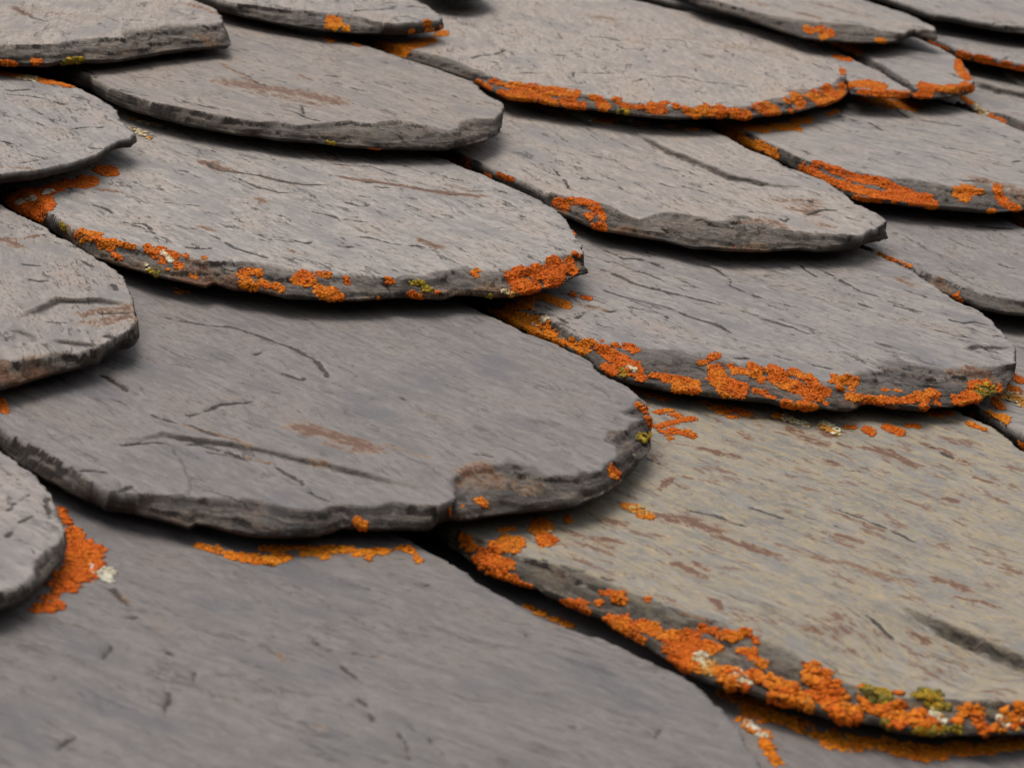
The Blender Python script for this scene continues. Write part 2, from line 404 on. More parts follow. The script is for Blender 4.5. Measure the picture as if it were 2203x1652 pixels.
# granule shapes
def ico():
    p = (1 + 5 ** .5) / 2
    v = np.array([(-1, p, 0), (1, p, 0), (-1, -p, 0), (1, -p, 0), (0, -1, p), (0, 1, p), (0, -1, -p), (0, 1, -p), (p, 0, -1), (p, 0, 1), (-p, 0, -1), (-p, 0, 1)], float)
    f = [(0, 11, 5), (0, 5, 1), (0, 1, 7), (0, 7, 10), (0, 10, 11), (1, 5, 9), (5, 11, 4), (11, 10, 2), (10, 7, 6), (7, 1, 8), (3, 9, 4), (3, 4, 2), (3, 2, 6), (3, 6, 8), (3, 8, 9), (4, 9, 5), (2, 4, 11), (6, 2, 10), (8, 6, 7), (9, 8, 1)]
    v = [x / np.linalg.norm(x) for x in v]; mid = {}; nf = []
    return np.array(v), np.array(f)
    def md(a, b):
        k = (min(a, b), max(a, b))
        if k not in mid: c = v[a] + v[b]; v.append(c / np.linalg.norm(c)); mid[k] = len(v) - 1
        return mid[k]
    for a, b, c in f:
        x, y, z = md(a, b), md(b, c), md(c, a); nf += [(a, x, z), (b, y, x), (c, z, y), (x, y, z)]
    return np.array(v), np.array(nf)
ICO_V, ICO_F = ico()
VARS = [ICO_V * (1 + .34 * np.random.default_rng(i).normal(0, 1, (len(ICO_V), 1)).clip(-1.3, 1.3)) for i in range(24)]
ORANGE = [(.54, .112, .003), (.49, .086, .002), (.58, .140, .004), (.60, .170, .008)]
FLAME = [(.55, .108, .003), (.50, .085, .002), (.58, .130, .004)]
AMBER = [(.62, .175, .005), (.58, .145, .004), (.64, .210, .008)]
PALE = [(.55, .47, .30), (.62, .55, .40), (.46, .33, .12), (.5, .22, .04)]
CHALK = [(.60, .56, .44), (.66, .62, .50), (.5, .46, .33)]
MOSS = [(.28, .19, .012), (.22, .16, .015), (.40, .22, .01), (.15, .12, .02)]
def grow(slate, strokes, kind='orange_lichen', tones=ORANGE, cover=.92, size=.32, dens=2.3, label=None, thick=.85):
    ob, Pm, F, org = slate
    C3 = Pm[F].mean(1)
    n_ = np.cross(Pm[F[:, 2]] - Pm[F[:, 0]], Pm[F[:, 3]] - Pm[F[:, 1]]); ar = np.linalg.norm(n_, axis=1) / 2
    nq = -n_ / (2 * ar[:, None] + 1e-9)         # (u, v, h) is a mirrored frame, so the outward normal is the negative
    px, py = project(C3[:, 0], C3[:, 1], C3[:, 2])
    dist = np.sqrt(C3[:, 0] ** 2 + C3[:, 1] ** 2 + (C3[:, 2] - DCAM) ** 2); pxmm = FPX / dist
    cnt = 0
    for si, stroke in enumerate(strokes):
        pts, r = np.array(stroke[0], float), stroke[1]
        cv = stroke[2] if len(stroke) > 2 else cover
        if pts.ndim == 1: pts = pts[None]
        lo = pts.min(0) - 1.8 * r; hi = pts.max(0) + 1.8 * r
        ii = np.where((px > lo[0]) & (px < hi[0]) & (py > lo[1]) & (py < hi[1]))[0]
        if not len(ii): continue
        Pp = np.c_[px[ii], py[ii] * 1.15]; L = pts * np.array([1, 1.15])
        d = np.linalg.norm(Pp - L[0], axis=1) if len(L) == 1 else seg_dist(Pp, L, False)[0]
        c = C3[ii]; sd_ = hash((round(pts[0][0]), r)) % 97
        nz = fbm(c[:, 0] / 5.5 + sd_, c[:, 1] / 5.5 + c[:, 2] / 4, 4, .62)
        m_ = d < r * (1.16 + .85 * nz)
        nz2 = fbm(c[:, 0] / 3.1 + 9 + sd_, c[:, 1] / 3.1 + c[:, 2] / 2.5, 3, .6)
        m_ &= nz2 > -1.0 + 1.5 * (1 - cv) 
        jj = ii[m_]
        if not len(jj): continue
        rr = np.random.default_rng(si * 31 + int(pts[0][0]))
        want = ar[jj].sum() * dens / size ** 2 * .36
        n = int(min(8000, max(14, want)))
        pr = ar[jj] / ar[jj].sum(); ch = rr.choice(jj, n, p=pr)
        w_ = rr.random((n, 4)); w_ /= w_.sum(1)[:, None]
        pos = (Pm[F[ch]] * w_[:, :, None]).sum(1)
        nr = nq[ch]
        sz = size * rr.uniform(.55, 1.45, n) * (1 + .3 * fbm(pos[:, 0] / 3, pos[:, 1] / 3, 2))
        big = rr.random(n) < .3; sz = np.where(big, sz * 1.9, sz)
        lift = np.where(big, .45, 1.0) * sz * rr.uniform(.0, .75, n) * thick
        vv = []; ff = []; cc = []
        tone_n = fbm(pos[:, 0] / 7 + 3, pos[:, 1] / 7, 2)
        ti = np.clip(((tone_n * 1.3 + .5 + rr.normal(0, .22, n)) * len(tones)).astype(int), 0, len(tones) - 1)
        T_ = np.array(tones)[ti] * rr.uniform(.8, 1.15, (n, 1))
        nV = len(ICO_V)
        vid = rr.integers(0, len(VARS), n); base = np.array(VARS)[vid]                 # n, nV, 3
        ang = rr.uniform(0, 2 * np.pi, n); ca_, sa_ = np.cos(ang), np.sin(ang)
        bx = base[:, :, 0] * ca_[:, None] - base[:, :, 1] * sa_[:, None]; by = base[:, :, 0] * sa_[:, None] + base[:, :, 1] * ca_[:, None]; bz = base[:, :, 2] * np.where(big, .20, .48)[:, None]
        t1 = np.cross(nr, np.array([0, 1, .3])); t1 /= np.linalg.norm(t1, axis=1)[:, None] + 1e-9; t2 = np.cross(nr, t1)
        off = bx[:, :, None] * t1[:, None] + by[:, :, None] * t2[:, None] + bz[:, :, None] * nr[:, None]
        allv = pos[:, None] + nr[:, None] * lift[:, None, None] + off * sz[:, None, None]
        fac = (ICO_F[None] + (np.arange(n) * nV)[:, None, None]).reshape(-1, 3)[:, ::-1]
        # lobe tips lighter than their roots
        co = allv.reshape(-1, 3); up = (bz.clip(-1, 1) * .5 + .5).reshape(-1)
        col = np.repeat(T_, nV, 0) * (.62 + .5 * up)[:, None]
        loc = np.c_[co[:, 0] - org[0], -(co[:, 1] - org[1]), co[:, 2] - org[2]] / 1000
        me = new_mesh(kind, loc, fac.ravel(), [3] * len(fac))
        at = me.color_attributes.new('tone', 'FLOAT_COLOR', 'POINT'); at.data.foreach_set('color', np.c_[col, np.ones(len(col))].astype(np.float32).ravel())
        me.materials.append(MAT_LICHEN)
        o = bpy.data.objects.new(kind, me); scene.collection.objects.link(o); o.parent = ob
        cnt += 1
        if label: o['label'] = label
    return cnt

# ------------------------------------------------------------------ the setting: boards under the slates
def board_material():
    mt = bpy.data.materials.new('weathered_board'); mt.use_nodes = True; nt = mt.node_tree; bs = nt.nodes['Principled BSDF']
    tc = nt.nodes.new('ShaderNodeTexCoord'); mp = nt.nodes.new('ShaderNodeMapping'); mp.inputs['Scale'].default_value = (6, 120, 60)
    nz = nt.nodes.new('ShaderNodeTexNoise'); nz.inputs['Scale'].default_value = 1; nz.inputs['Detail'].default_value = 6
    cr = nt.nodes.new('ShaderNodeValToRGB'); cr.color_ramp.elements[0].color = (.035, .027, .02, 1); cr.color_ramp.elements[1].color = (.12, .09, .065, 1)
    nt.links.new(tc.outputs['Object'], mp.inputs[0]); nt.links.new(mp.outputs[0], nz.inputs[0]); nt.links.new(nz.outputs[0], cr.inputs[0]); nt.links.new(cr.outputs[0], bs.inputs['Base Color'])
    bs.inputs['Roughness'].default_value = .9; return mt
def build_boards():
    vs, fs = [], []; bm = board_material()
    v = -1450.0
    while v < 60:
        for (a, b) in (((-60, v), (1700, v + 118)),):
            n = len(vs)
            for zz in (-46, -28):
                vs += [(a[0], -a[1], zz), (b[0], -a[1], zz), (b[0], -b[1], zz), (a[0], -b[1], zz)]
            fs += [(n, n + 1, n + 2, n + 3), (n + 7, n + 6, n + 5, n + 4), (n, n + 4, n + 5, n + 1), (n + 1, n + 5, n + 6, n + 2), (n + 2, n + 6, n + 7, n + 3), (n + 3, n + 7, n + 4, n)]
        v += 120
    me = bpy.data.meshes.new('roof_boarding'); me.from_pydata([(x / 1000, y / 1000, z / 1000) for x, y, z in vs], [], fs); me.materials.append(bm)
    o = bpy.data.objects.new('roof_boarding', me); scene.collection.objects.link(o); o.matrix_world = Matrix.Translation((0, 0, ROOFZ)) @ RM; o['kind'] = 'structure'
build_boards()


def plain_slate(row, uc, wd, key, drop=0.0):
    """a neighbouring slate of the same roof: straight sides, rounded tail; its outline is given in roof millimetres"""
    vt = TAIL[row] + drop; r = wd / 2; n = 15; O = []; T = []
    for i in range(n + 1):
        a = math.pi * (1 - i / n); O.append((uc + r * math.cos(a) * (1 + .02 * math.sin(5 * a + uc)), vt - 105 + 105 * math.sin(a) ** .8))
        T.append((uc + (r - 7) * math.cos(a), vt - 118 + 104 * math.sin(a) ** .8))
    return build_slate(row, O, T, [], 'plain slate of the surrounding roof, beyond the edges of the photographed patch', lambda ga: slate_material('slate_plain', (.150, .138, .131), (.235, .214, .202), ga, seed=uc / 97), t=7.5, res=1.6,
                       uv=True, grain=math.pi / 2 + .1 * math.sin(uc), seed=300 + len(RING), ncrack=4, group='plain slates beyond the frame')
RING = []
# ------------------------------------------------------------------ the slates, course by course from the top
GREY, LIGHT = (.150, .139, .136), (.245, .226, .217)
def M(name, base=GREY, light=LIGHT, **kw):
    return lambda ga: slate_material(name, base, light, ga, **kw)

S = {}
def slate(key, **kw):
    S[key] = build_slate(seed=len(S) + 1, **kw)

# course 0 (topmost)
slate('N0', row=0, dz=1.0, grain=.10, t=10, mat=M('slate_grey', (.175, .158, .148), (.275, .247, .226), seed=1.3),
  label='grey slate in the top left corner with a thick dark flaking edge',
  outer=[(-380, 80), (-250, 120), (-100, 138), (0, 143), (60, 145), (100, 146), (130, 140), (170, 137), (215, 138), (250, 135), (300, 128), (350, 120), (400, 112), (440, 108), (470, 102, .9), (490, 92, .6), (498, 75, .3), (496, 55, .1)],
  top=[(-360, 60), (-200, 90), (-60, 95), (0, 95), (60, 95), (110, 94), (160, 84), (220, 80), (262, 80), (265, 67), (310, 60), (350, 52), (400, 50), (450, 52), (475, 45)],
  right=[(485, 35), (465, 20), (440, 8), (410, -5), (380, -20)],
  cracks=[[(25, 12), (50, 25), (70, 37), (110, 46), (150, 52)], [(225, 35), (260, 48)], [(390, 40), (430, 38)], ([(262, 80), (300, 75), (350, 62)], .9)],
  rusts=[([(30, 15), (60, 33)], 5, .9), ([(410, 10), (470, 30)], 7, .55), ([(290, 110), (350, 112)], 9, .8), ([(425, 62), (465, 72)], 5, .8), ([(60, 20), (200, 40)], 12, .25)])
slate('N1', row=0, grain=.12, t=8, mat=M('slate_grey_b', (.165, .150, .142), (.262, .238, .222), seed=4.1),
  label='slate at the top edge with one round yellow-orange lichen spot on its rim',
  outer=[(405, -8), (440, 12), (480, 28), (530, 40), (600, 53), (660, 63), (710, 70), (770, 75), (850, 76), (900, 74), (935, 70), (948, 60, .7), (958, 45, .3)],
  top=[(430, -12), (470, 4), (520, 9), (550, 10), (600, 18), (660, 20), (700, 27), (760, 31), (800, 44), (860, 55), (920, 55), (945, 45)],
  right=[(952, 33), (925, 15), (900, 2), (870, -8), (830, -20)],
  cracks=[([(740, 28), (780, 22), (840, 18), (860, 10)], .8), ([(865, 15), (890, 13), (925, 18)], 1.0), ([(830, 38), (880, 35), (920, 50)], .7), [(810, 5), (860, 6)]],
  rusts=[([(450, 10), (480, 15)], 6, .5), ([(830, 60), (860, 62)], 4, .7)])
slate('N2', row=0, grain=.15, t=6, mat=M('slate_grey_c', seed=6.2), ncrack=0,
  label='sliver of dark slate tail just showing at the very top edge',
  outer=[(870, -45), (905, -10), (935, -1), (975, 4), (1010, 3), (1040, 0), (1058, -14, .5)],
  top=[(890, -50), (920, -20), (975, -13), (1030, -16)], right=[(1062, -28), (1040, -50)],
  rusts=[([(960, -6), (1040, -8)], 8, .8)])
slate('N3', row=0, grain=.18, t=6.5, mat=M('slate_grey_d', (.165, .150, .140), (.255, .232, .214), seed=8.4),
  label='blurred top right slate with orange streaks and small orange and yellow specks on its rim',
  outer=[(1440, -28), (1480, 4), (1510, 17), (1550, 28), (1603, 43), (1640, 56), (1680, 70), (1730, 85), (1780, 92), (1850, 96), (1900, 95), (1945, 90), (1960, 80), (1975, 83), (2000, 87), (2013, 80, .5), (2019, 70, .1)],
  top=[(1480, -16), (1540, 2), (1603, 18), (1660, 33), (1720, 42), (1780, 47), (1850, 52), (1900, 66), (1950, 74), (1990, 62), (2010, 66)],
  right=[(2018, 62), (1985, 45), (1950, 28), (1900, 12), (1860, 0), (1820, -14)],
  cracks=[([(1780, 42), (1850, 50), (1900, 58)], .8), ([(1930, 55), (1970, 58), (2012, 66)], .7)],
  rusts=[([(1720, 28), (1760, 38)], 8, .7), ([(1740, 5), (1800, 18), (1860, 36)], 6, .55), ([(1620, 5), (1650, 12)], 6, .4), ([(1915, 78), (1935, 82)], 8, .8)])
slate('N4', row=0, grain=.16, t=5.5, mat=M('slate_grey_e', (.150, .139, .134), (.236, .217, .208), seed=9.9),
  label='blurred plain grey slate in the top right corner without any lichen',
  outer=[(1850, -8), (1905, 8), (1950, 25), (1985, 38), (2010, 45), (2060, 52), (2110, 62), (2160, 70), (2203, 75), (2300, 85), (2400, 80), (2450, 60, 0)],
  top=[(1870, -10), (1925, 8), (1965, 22), (1995, 28), (2050, 38), (2100, 48), (2150, 54), (2203, 56), (2300, 60), (2430, 50)],
  right=[(2450, 40), (2380, 10), (2300, -20)], cracks=[([(2130, 55), (2140, 47), (2203, 50)], .7)])

# course 1
slate('I', row=1, grain=.24, t=5.2, bev=.7, mat=M('slate_pale', (.160, .149, .146), (.250, .232, .224), seed=12.1), ncrack=30,
  label='thin grey slate at the left edge ending in a sharp chipped point',
  outer=[(-400, 300), (-300, 360), (-150, 395), (-60, 400), (0, 396), (50, 391), (100, 383), (150, 371), (195, 357), (210, 350), (225, 338), (250, 322), (268, 311, .6), (284, 300, .2)],
  top=[(-380, 285), (-250, 340), (-100, 372), (0, 374), (50, 376), (100, 366), (150, 357), (200, 345), (240, 320), (264, 304), (282, 294)],
  right=[(293, 287), (290, 283), (275, 270), (262, 255), (245, 230), (215, 212), (180, 192), (160, 185), (110, 172), (60, 163), (0, 153), (-50, 145), (-100, 135)],
  cracks=[([(0, 188), (25, 194), (45, 193), (72, 190)], .8), ([(0, 200), (60, 205), (110, 213)], .6), [(55, 228), (80, 240), (112, 258), (130, 272)], [(115, 215), (140, 225)], ([(145, 278), (180, 272), (235, 271)], .5), [(70, 258), (105, 272)], ([(28, 350), (70, 345), (110, 337), (145, 336)], .5), [(190, 318), (225, 318)], [(10, 335), (60, 340)], ([(150, 205), (200, 215)], .5), [(0, 300), (40, 312)], [(60, 330), (130, 345)]],
  rusts=[([(0, 360), (60, 362)], 8, .3)])
slate('J', row=1, dz=1.0, grain=.28, t=8.5, mat=M('slate_warm', (.148, .132, .122), (.222, .198, .182), seed=14.2),
  label='grey slate with a large rusty ochre smear across its middle',
  outer=[(112, 160), (130, 172), (165, 185), (190, 192), (205, 205), (250, 229), (290, 243), (340, 258), (400, 272), (450, 282), (500, 291), (550, 296), (600, 305), (680, 310), (750, 320), (830, 323), (900, 325), (960, 325), (1000, 318), (1040, 308), (1065, 295), (1078, 280, .9), (1083, 255, .5)],
  top=[(135, 148), (172, 152), (200, 172), (240, 190), (290, 207), (350, 224), (400, 234), (460, 244), (520, 254), (560, 260), (600, 260), (640, 268), (700, 262), (760, 258), (800, 264), (860, 256), (920, 268), (960, 280), (985, 275), (988, 262), (1010, 254), (1060, 255), (1078, 244)],
  right=[(1087, 226), (1070, 215), (1040, 195), (1020, 175), (980, 160), (930, 143), (870, 125), (830, 112), (795, 100), (760, 92), (700, 80)],
  cracks=[([(470, 137), (500, 150), (530, 160), (555, 178), (600, 188)], .6), ([(960, 200), (980, 207), (1010, 220), (1050, 227)], .9), ([(168, 148), (195, 157), (212, 170)], .8), ([(235, 185), (280, 197), (330, 208)], .8), ([(600, 228), (640, 240), (655, 250), (700, 262)], .8), [(650, 225), (655, 245)], [(750, 185), (800, 197)], [(385, 213), (440, 228), (510, 240)], ([(1045, 220), (1086, 227)], .9), [(690, 160), (740, 165)], [(840, 270), (900, 300)], ([(620, 285), (700, 278), (780, 280)], .7), ([(880, 300), (960, 290), (1020, 300)], .7)],
  rusts=[([(500, 178), (550, 185), (600, 192), (650, 200), (715, 216)], 17, .8), ([(560, 195), (640, 215), (690, 225)], 9, .5), ([(475, 138), (550, 176)], 4, .6), ([(850, 55), (870, 58)], 4, .4), ([(640, 160), (670, 172)], 3, .8), ([(330, 270), (400, 285), (560, 305)], 6, .5), ([(680, 315), (860, 323)], 5, .4)])
slate('K', row=1, grain=.13, t=6.5, mat=M('slate_light', (.190, .171, .158), (.285, .257, .236), seed=16.8), ncrack=26,
  label='broad pale slate near the top with its whole curved rim dotted orange by lichen',
  outer=[(795, 97), (850, 125), (930, 148), (1000, 172), (1030, 182), (1060, 200), (1090, 215), (1150, 222), (1220, 235), (1280, 240), (1340, 248), (1400, 256), (1450, 258), (1500, 257), (1560, 257), (1603, 260), (1660, 250), (1710, 245), (1740, 238), (1780, 228), (1810, 215, .9), (1825, 200, .6)],
  top=[(870, 104), (940, 118), (980, 131), (1020, 148), (1060, 164), (1100, 176), (1150, 184), (1200, 190), (1250, 200), (1300, 210), (1360, 220), (1420, 225), (1500, 229), (1560, 229), (1625, 226), (1645, 213), (1700, 203), (1750, 190), (1790, 178), (1805, 168)],
  right=[(1824, 165), (1815, 135), (1800, 122), (1780, 110), (1755, 97), (1725, 85)],
  cracks=[([(1208, 168), (1232, 163), (1235, 153), (1265, 156), (1300, 157), (1345, 155)], .5), [(1110, 155), (1190, 158)], [(1265, 80), (1290, 79), (1340, 88)], ([(1322, 95), (1345, 104), (1380, 105), (1402, 100)], .55), ([(1392, 89), (1420, 84), (1460, 86), (1520, 97), (1560, 106), (1578, 116), (1577, 130)], .5), ([(1370, 160), (1420, 164), (1470, 165), (1520, 175), (1560, 178), (1640, 188)], .6), [(1360, 175), (1400, 167)], [(1005, 128), (1035, 118), (1065, 117), (1085, 108), (1118, 102)], ([(1080, 38), (1105, 40), (1140, 35)], .6), [(965, 28), (1010, 32)], [(1075, 18), (1100, 15)], [(1155, 40), (1200, 52), (1260, 75)], [(1165, 117), (1220, 120)], ([(1790, 130), (1805, 130), (1822, 150)], .8), [(1350, 225), (1400, 219)], ([(1060, 60), (1110, 50)], .4)],
  rusts=[([(1292, 37), (1318, 42)], 7, .85), ([(1370, 90), (1395, 95)], 10, .3), ([(1480, 80), (1700, 120)], 20, .2), ([(1250, 30), (1350, 60)], 14, .2), ([(1700, 196), (1745, 195)], 7, .8), ([(1525, 120), (1528, 124)], 3, .8)])
slate('W', row=1, grain=.3, t=4.0, length=1.5, mat=M('slate_sliver', seed=19.1), ncrack=3,
  label='narrow wedge of slate squeezed beside the right tip of the broad pale slate',
  outer=[(1735, 92), (1765, 110), (1800, 150), (1822, 185), (1830, 205), (1870, 211), (1920, 213), (1955, 212)],
  top=[(1745, 88), (1775, 108), (1808, 148), (1828, 178), (1840, 190), (1880, 194), (1930, 198), (1952, 200)], right=[(1960, 196), (1900, 158), (1840, 130), (1790, 104), (1770, 92)])
slate('M', row=1, grain=.3, t=6.0, mat=M('slate_small', (.155, .144, .138), (.240, .222, .212), seed=21.4), ncrack=8,
  label='small blurred slate at the upper right with orange lichen crusting its narrow tail',
  outer=[(1772, 98), (1800, 110), (1830, 132), (1870, 150), (1900, 168), (1945, 200), (1965, 213), (2000, 215), (2040, 213), (2080, 205), (2095, 192, .5)],
  top=[(1795, 90), (1850, 113), (1900, 140), (1950, 170), (1972, 190), (2000, 190), (2050, 190), (2085, 184)],
  right=[(2100, 176), (2085, 155), (2070, 135), (2055, 120), (2020, 103), (1990, 90), (1960, 78)],
  cracks=[([(2032, 158), (2050, 160), (2060, 166)], 1.2), ([(1870, 135), (1905, 150)], .8), ([(1925, 165), (1960, 182), (2000, 192)], .7)])
slate('P', row=1, grain=.16, t=5.5, mat=M('slate_corner', (.150, .139, .134), (.236, .217, .208), seed=23.3), ncrack=6,
  label='blurred slate near the top right corner with an orange line along its straight rim',
  outer=[(1988, 86), (2012, 101), (2040, 112), (2070, 128), (2120, 139), (2165, 148), (2203, 155), (2300, 170), (2400, 172), (2480, 160, .5), (2500, 140, 0)],
  top=[(2008, 82), (2035, 100), (2075, 116), (2120, 125), (2160, 131), (2203, 140), (2300, 152), (2400, 150), (2480, 135)],
  right=[(2500, 120), (2440, 90), (2380, 70), (2300, 50)], cracks=[([(2155, 128), (2170, 122), (2203, 122)], .6)])

# course 2
slate('G', row=2, grain=.22, t=8, mat=M('slate_flaked', (.158, .144, .138), (.236, .214, .203), seed=26.5), terr=1.3,
  label='slate at the left edge with a rounded badly flaked tail stained rusty brown',
  outer=[(-500, 640), (-400, 740), (-260, 820), (-150, 845), (-60, 850), (0, 845), (60, 825), (120, 808), (180, 795), (208, 790), (230, 772), (262, 755), (280, 748, .9), (292, 735, .8), (300, 712, .5), (302, 690, .2)],
  top=[(-400, 640), (-260, 760), (-150, 785), (-60, 790), (0, 772), (50, 772), (95, 765), (115, 752), (170, 752), (215, 742), (240, 730), (262, 720), (284, 700), (293, 685)],
  right=[(299, 668), (290, 635), (275, 610), (262, 590), (250, 578), (220, 560), (180, 535), (130, 510), (90, 485), (50, 465), (0, 440), (-30, 425)],
  ledges=[([(20, 688), (55, 668), (90, 655), (118, 640), (160, 640), (215, 640), (250, 648), (270, 658), (295, 655)], 1.8, 26), ([(0, 710), (40, 708), (75, 720), (80, 740)], 1.2, 14), ([(100, 728), (150, 732), (200, 737), (230, 745)], 1.4, 12)],
  cracks=[([(200, 665), (220, 672), (290, 668)], .6), [(40, 565), (95, 572)], [(58, 597), (85, 603), (110, 602)], ([(235, 615), (245, 610), (250, 625)], 1.0), [(85, 688), (120, 690), (180, 685)], ([(210, 718), (240, 722), (285, 740)], .8), [(170, 555), (205, 575)]],
  rusts=[([(190, 668), (285, 658)], 12, .75), ([(205, 690), (285, 680)], 14, .6), ([(0, 785), (60, 795), (85, 775)], 17, .85), ([(10, 515), (40, 532)], 7, .7), ([(10, 518), (60, 512), (85, 505)], 4, .6), ([(215, 698), (225, 695)], 5, .8)])
slate('A', row=2, dz=1.0, grain=.30, t=8.2, mat=M('slate_pitted', (.168, .158, .152), (.275, .256, .246), seed=29.7, streak=1.1), ncrack=60, jag=1.4,
  label='large pitted grey slate with rusty cracks and orange rosettes on its thick brown rim',
  outer=[(2, 428), (30, 455), (85, 480), (140, 520), (200, 556), (250, 574), (290, 585), (340, 599), (400, 612), (440, 621), (455, 613), (500, 627), (550, 630), (620, 645), (700, 648), (750, 650), (800, 648), (850, 645), (880, 642), (920, 645), (958, 645), (980, 637), (1010, 637), (1060, 643), (1116, 640), (1165, 628), (1215, 614), (1240, 597), (1260, 592), (1266, 578, .6), (1267, 560, .2)],
  top=[(70, 418), (95, 436), (102, 452), (120, 465), (135, 480), (165, 495), (200, 510), (250, 519), (310, 527), (380, 545), (430, 560), (490, 556), (540, 558), (600, 570), (650, 580), (700, 585), (760, 588), (800, 592), (850, 596), (870, 590), (915, 589), (960, 578), (1000, 570), (1060, 582), (1110, 572), (1150, 566), (1180, 555), (1205, 545), (1238, 543)],
  right=[(1258, 543), (1250, 515), (1235, 490), (1215, 465), (1195, 447), (1150, 425), (1110, 405), (1060, 383), (1010, 365), (960, 345), (905, 327)],
  cracks=[([(444, 340), (452, 355), (480, 365), (540, 372), (600, 385), (660, 395), (745, 400)], .8), ([(500, 372), (530, 390), (560, 403), (600, 412), (645, 415)], .6), ([(370, 364), (400, 367), (420, 377), (440, 386)], .5), ([(690, 345), (740, 353), (800, 358), (850, 375), (900, 388)], .5), ([(740, 382), (780, 388), (830, 395), (900, 402), (960, 415), (1032, 422)], .9), ([(930, 378), (970, 382), (1010, 393)], .5), ([(655, 450), (700, 460), (730, 470), (760, 473), (805, 479)], .8), ([(425, 500), (455, 502), (500, 528), (530, 540), (575, 553), (600, 552)], .7), ([(755, 509), (780, 507), (820, 515), (860, 525), (900, 526), (930, 536), (945, 530)], .6), ([(570, 502), (620, 512), (660, 522), (680, 518)], .5), ([(725, 525), (745, 530), (765, 527)], .8), ([(408, 486), (425, 492)], .8), ([(265, 478), (300, 485), (342, 506)], .5), [(190, 438), (220, 445), (250, 460)], [(235, 475), (310, 480), (340, 500)], ([(735, 428), (780, 440), (805, 435)], .6), [(390, 530), (450, 532), (462, 528)], ([(590, 510), (640, 520)], .5), ([(1120, 460), (1150, 472)], .5), ([(660, 318), (700, 322), (740, 345)], .5), ([(560, 500), (575, 505)], .7), ([(800, 399), (840, 404)], .6), ([(455, 325), (470, 318)], 1.0), ([(360, 465), (372, 466)], 1.0), ([(345, 432), (400, 438), (445, 443)], .5), ([(960, 408), (1080, 410), (1110, 412)], .5)],
  rusts=[([(200, 530), (300, 560), (400, 590), (520, 610), (700, 625), (900, 620), (1100, 605)], 17, .62), ([(448, 348), (480, 364)], 8, 1), ([(480, 365), (540, 372), (640, 394)], 3.5, .6), ([(740, 382), (800, 390), (870, 400)], 6, 1), ([(870, 400), (930, 410), (1030, 421)], 7, .95), ([(960, 395), (1010, 410)], 8, .35), ([(905, 515), (945, 530)], 6, .85), ([(215, 408), (245, 412)], 7, .55), ([(558, 428), (570, 434)], 7, .6), ([(600, 308), (640, 314), (680, 328), (720, 342)], 8, .55), ([(415, 570), (460, 585), (510, 590), (560, 605)], 24, .95), ([(820, 620), (900, 625)], 12, .5), ([(100, 470), (150, 495)], 8, .8), ([(1000, 620), (1090, 628)], 12, .6), ([(620, 535), (640, 545)], 5, .3), ([(1185, 565), (1240, 548)], 8, .7), ([(430, 485), (460, 495)], 4, .5)])
slate('B', row=2, grain=.20, t=8.8, mat=M('slate_layered', (.182, .166, .156), (.275, .249, .230), seed=33.3), ncrack=30,
  label='pale grey slate with a long raised flake line and a scalloped rusty brown rim',
  outer=[(905, 322), (950, 340), (1000, 366), (1060, 392), (1120, 418), (1180, 450), (1215, 468), (1245, 480), (1280, 495), (1310, 502), (1360, 510), (1430, 522), (1490, 538), (1520, 538), (1580, 543), (1640, 544), (1680, 541), (1720, 540), (1760, 545), (1800, 540), (1845, 538), (1852, 530), (1870, 525), (1895, 522), (1908, 505, .7), (1914, 492, .3)],
  top=[(955, 322), (1005, 346), (1060, 368), (1110, 390), (1150, 405), (1200, 417), (1250, 427), (1320, 437), (1370, 465), (1388, 462), (1400, 453), (1440, 450), (1490, 455), (1545, 471), (1570, 458), (1600, 455), (1650, 468), (1665, 485), (1720, 492), (1783, 497), (1820, 502), (1850, 508), (1880, 495), (1895, 482)],
  right=[(1910, 474), (1890, 458), (1850, 440), (1832, 428), (1818, 412), (1780, 390), (1730, 370), (1690, 355), (1657, 337), (1603, 318), (1560, 292), (1505, 268)],
  ledges=[([(1335, 270), (1370, 285), (1400, 300), (1440, 322), (1470, 332), (1530, 355), (1570, 375), (1620, 383), (1665, 395), (1715, 398), (1720, 388)], 2.4, 60)],
  cracks=[([(1420, 345), (1460, 356), (1505, 365)], .7), ([(1183, 350), (1200, 362), (1215, 378), (1225, 398), (1245, 410)], .5), [(1270, 323), (1330, 338)], [(1245, 375), (1310, 382)], ([(1725, 463), (1745, 455), (1765, 450), (1800, 450), (1815, 452)], .8), ([(1820, 463), (1860, 475)], .6), ([(1675, 460), (1690, 470), (1700, 460)], 1.0), [(1460, 388), (1540, 410)], ([(1740, 425), (1750, 435)], 1.0), [(1410, 380), (1460, 395)]],
  rusts=[([(1680, 425), (1740, 430), (1750, 450)], 13, .55), ([(1710, 445), (1750, 455)], 8, .8), ([(1660, 470), (1690, 485)], 9, .65), ([(1740, 470), (1790, 485)], 6, .5), ([(1330, 475), (1370, 490), (1430, 510), (1500, 520), (1560, 520), (1640, 515)], 17, .9), ([(1115, 405), (1160, 420), (1215, 428)], 9, .8), ([(1740, 535), (1790, 530)], 9, .8), ([(1590, 470), (1640, 465)], 7, .5)])
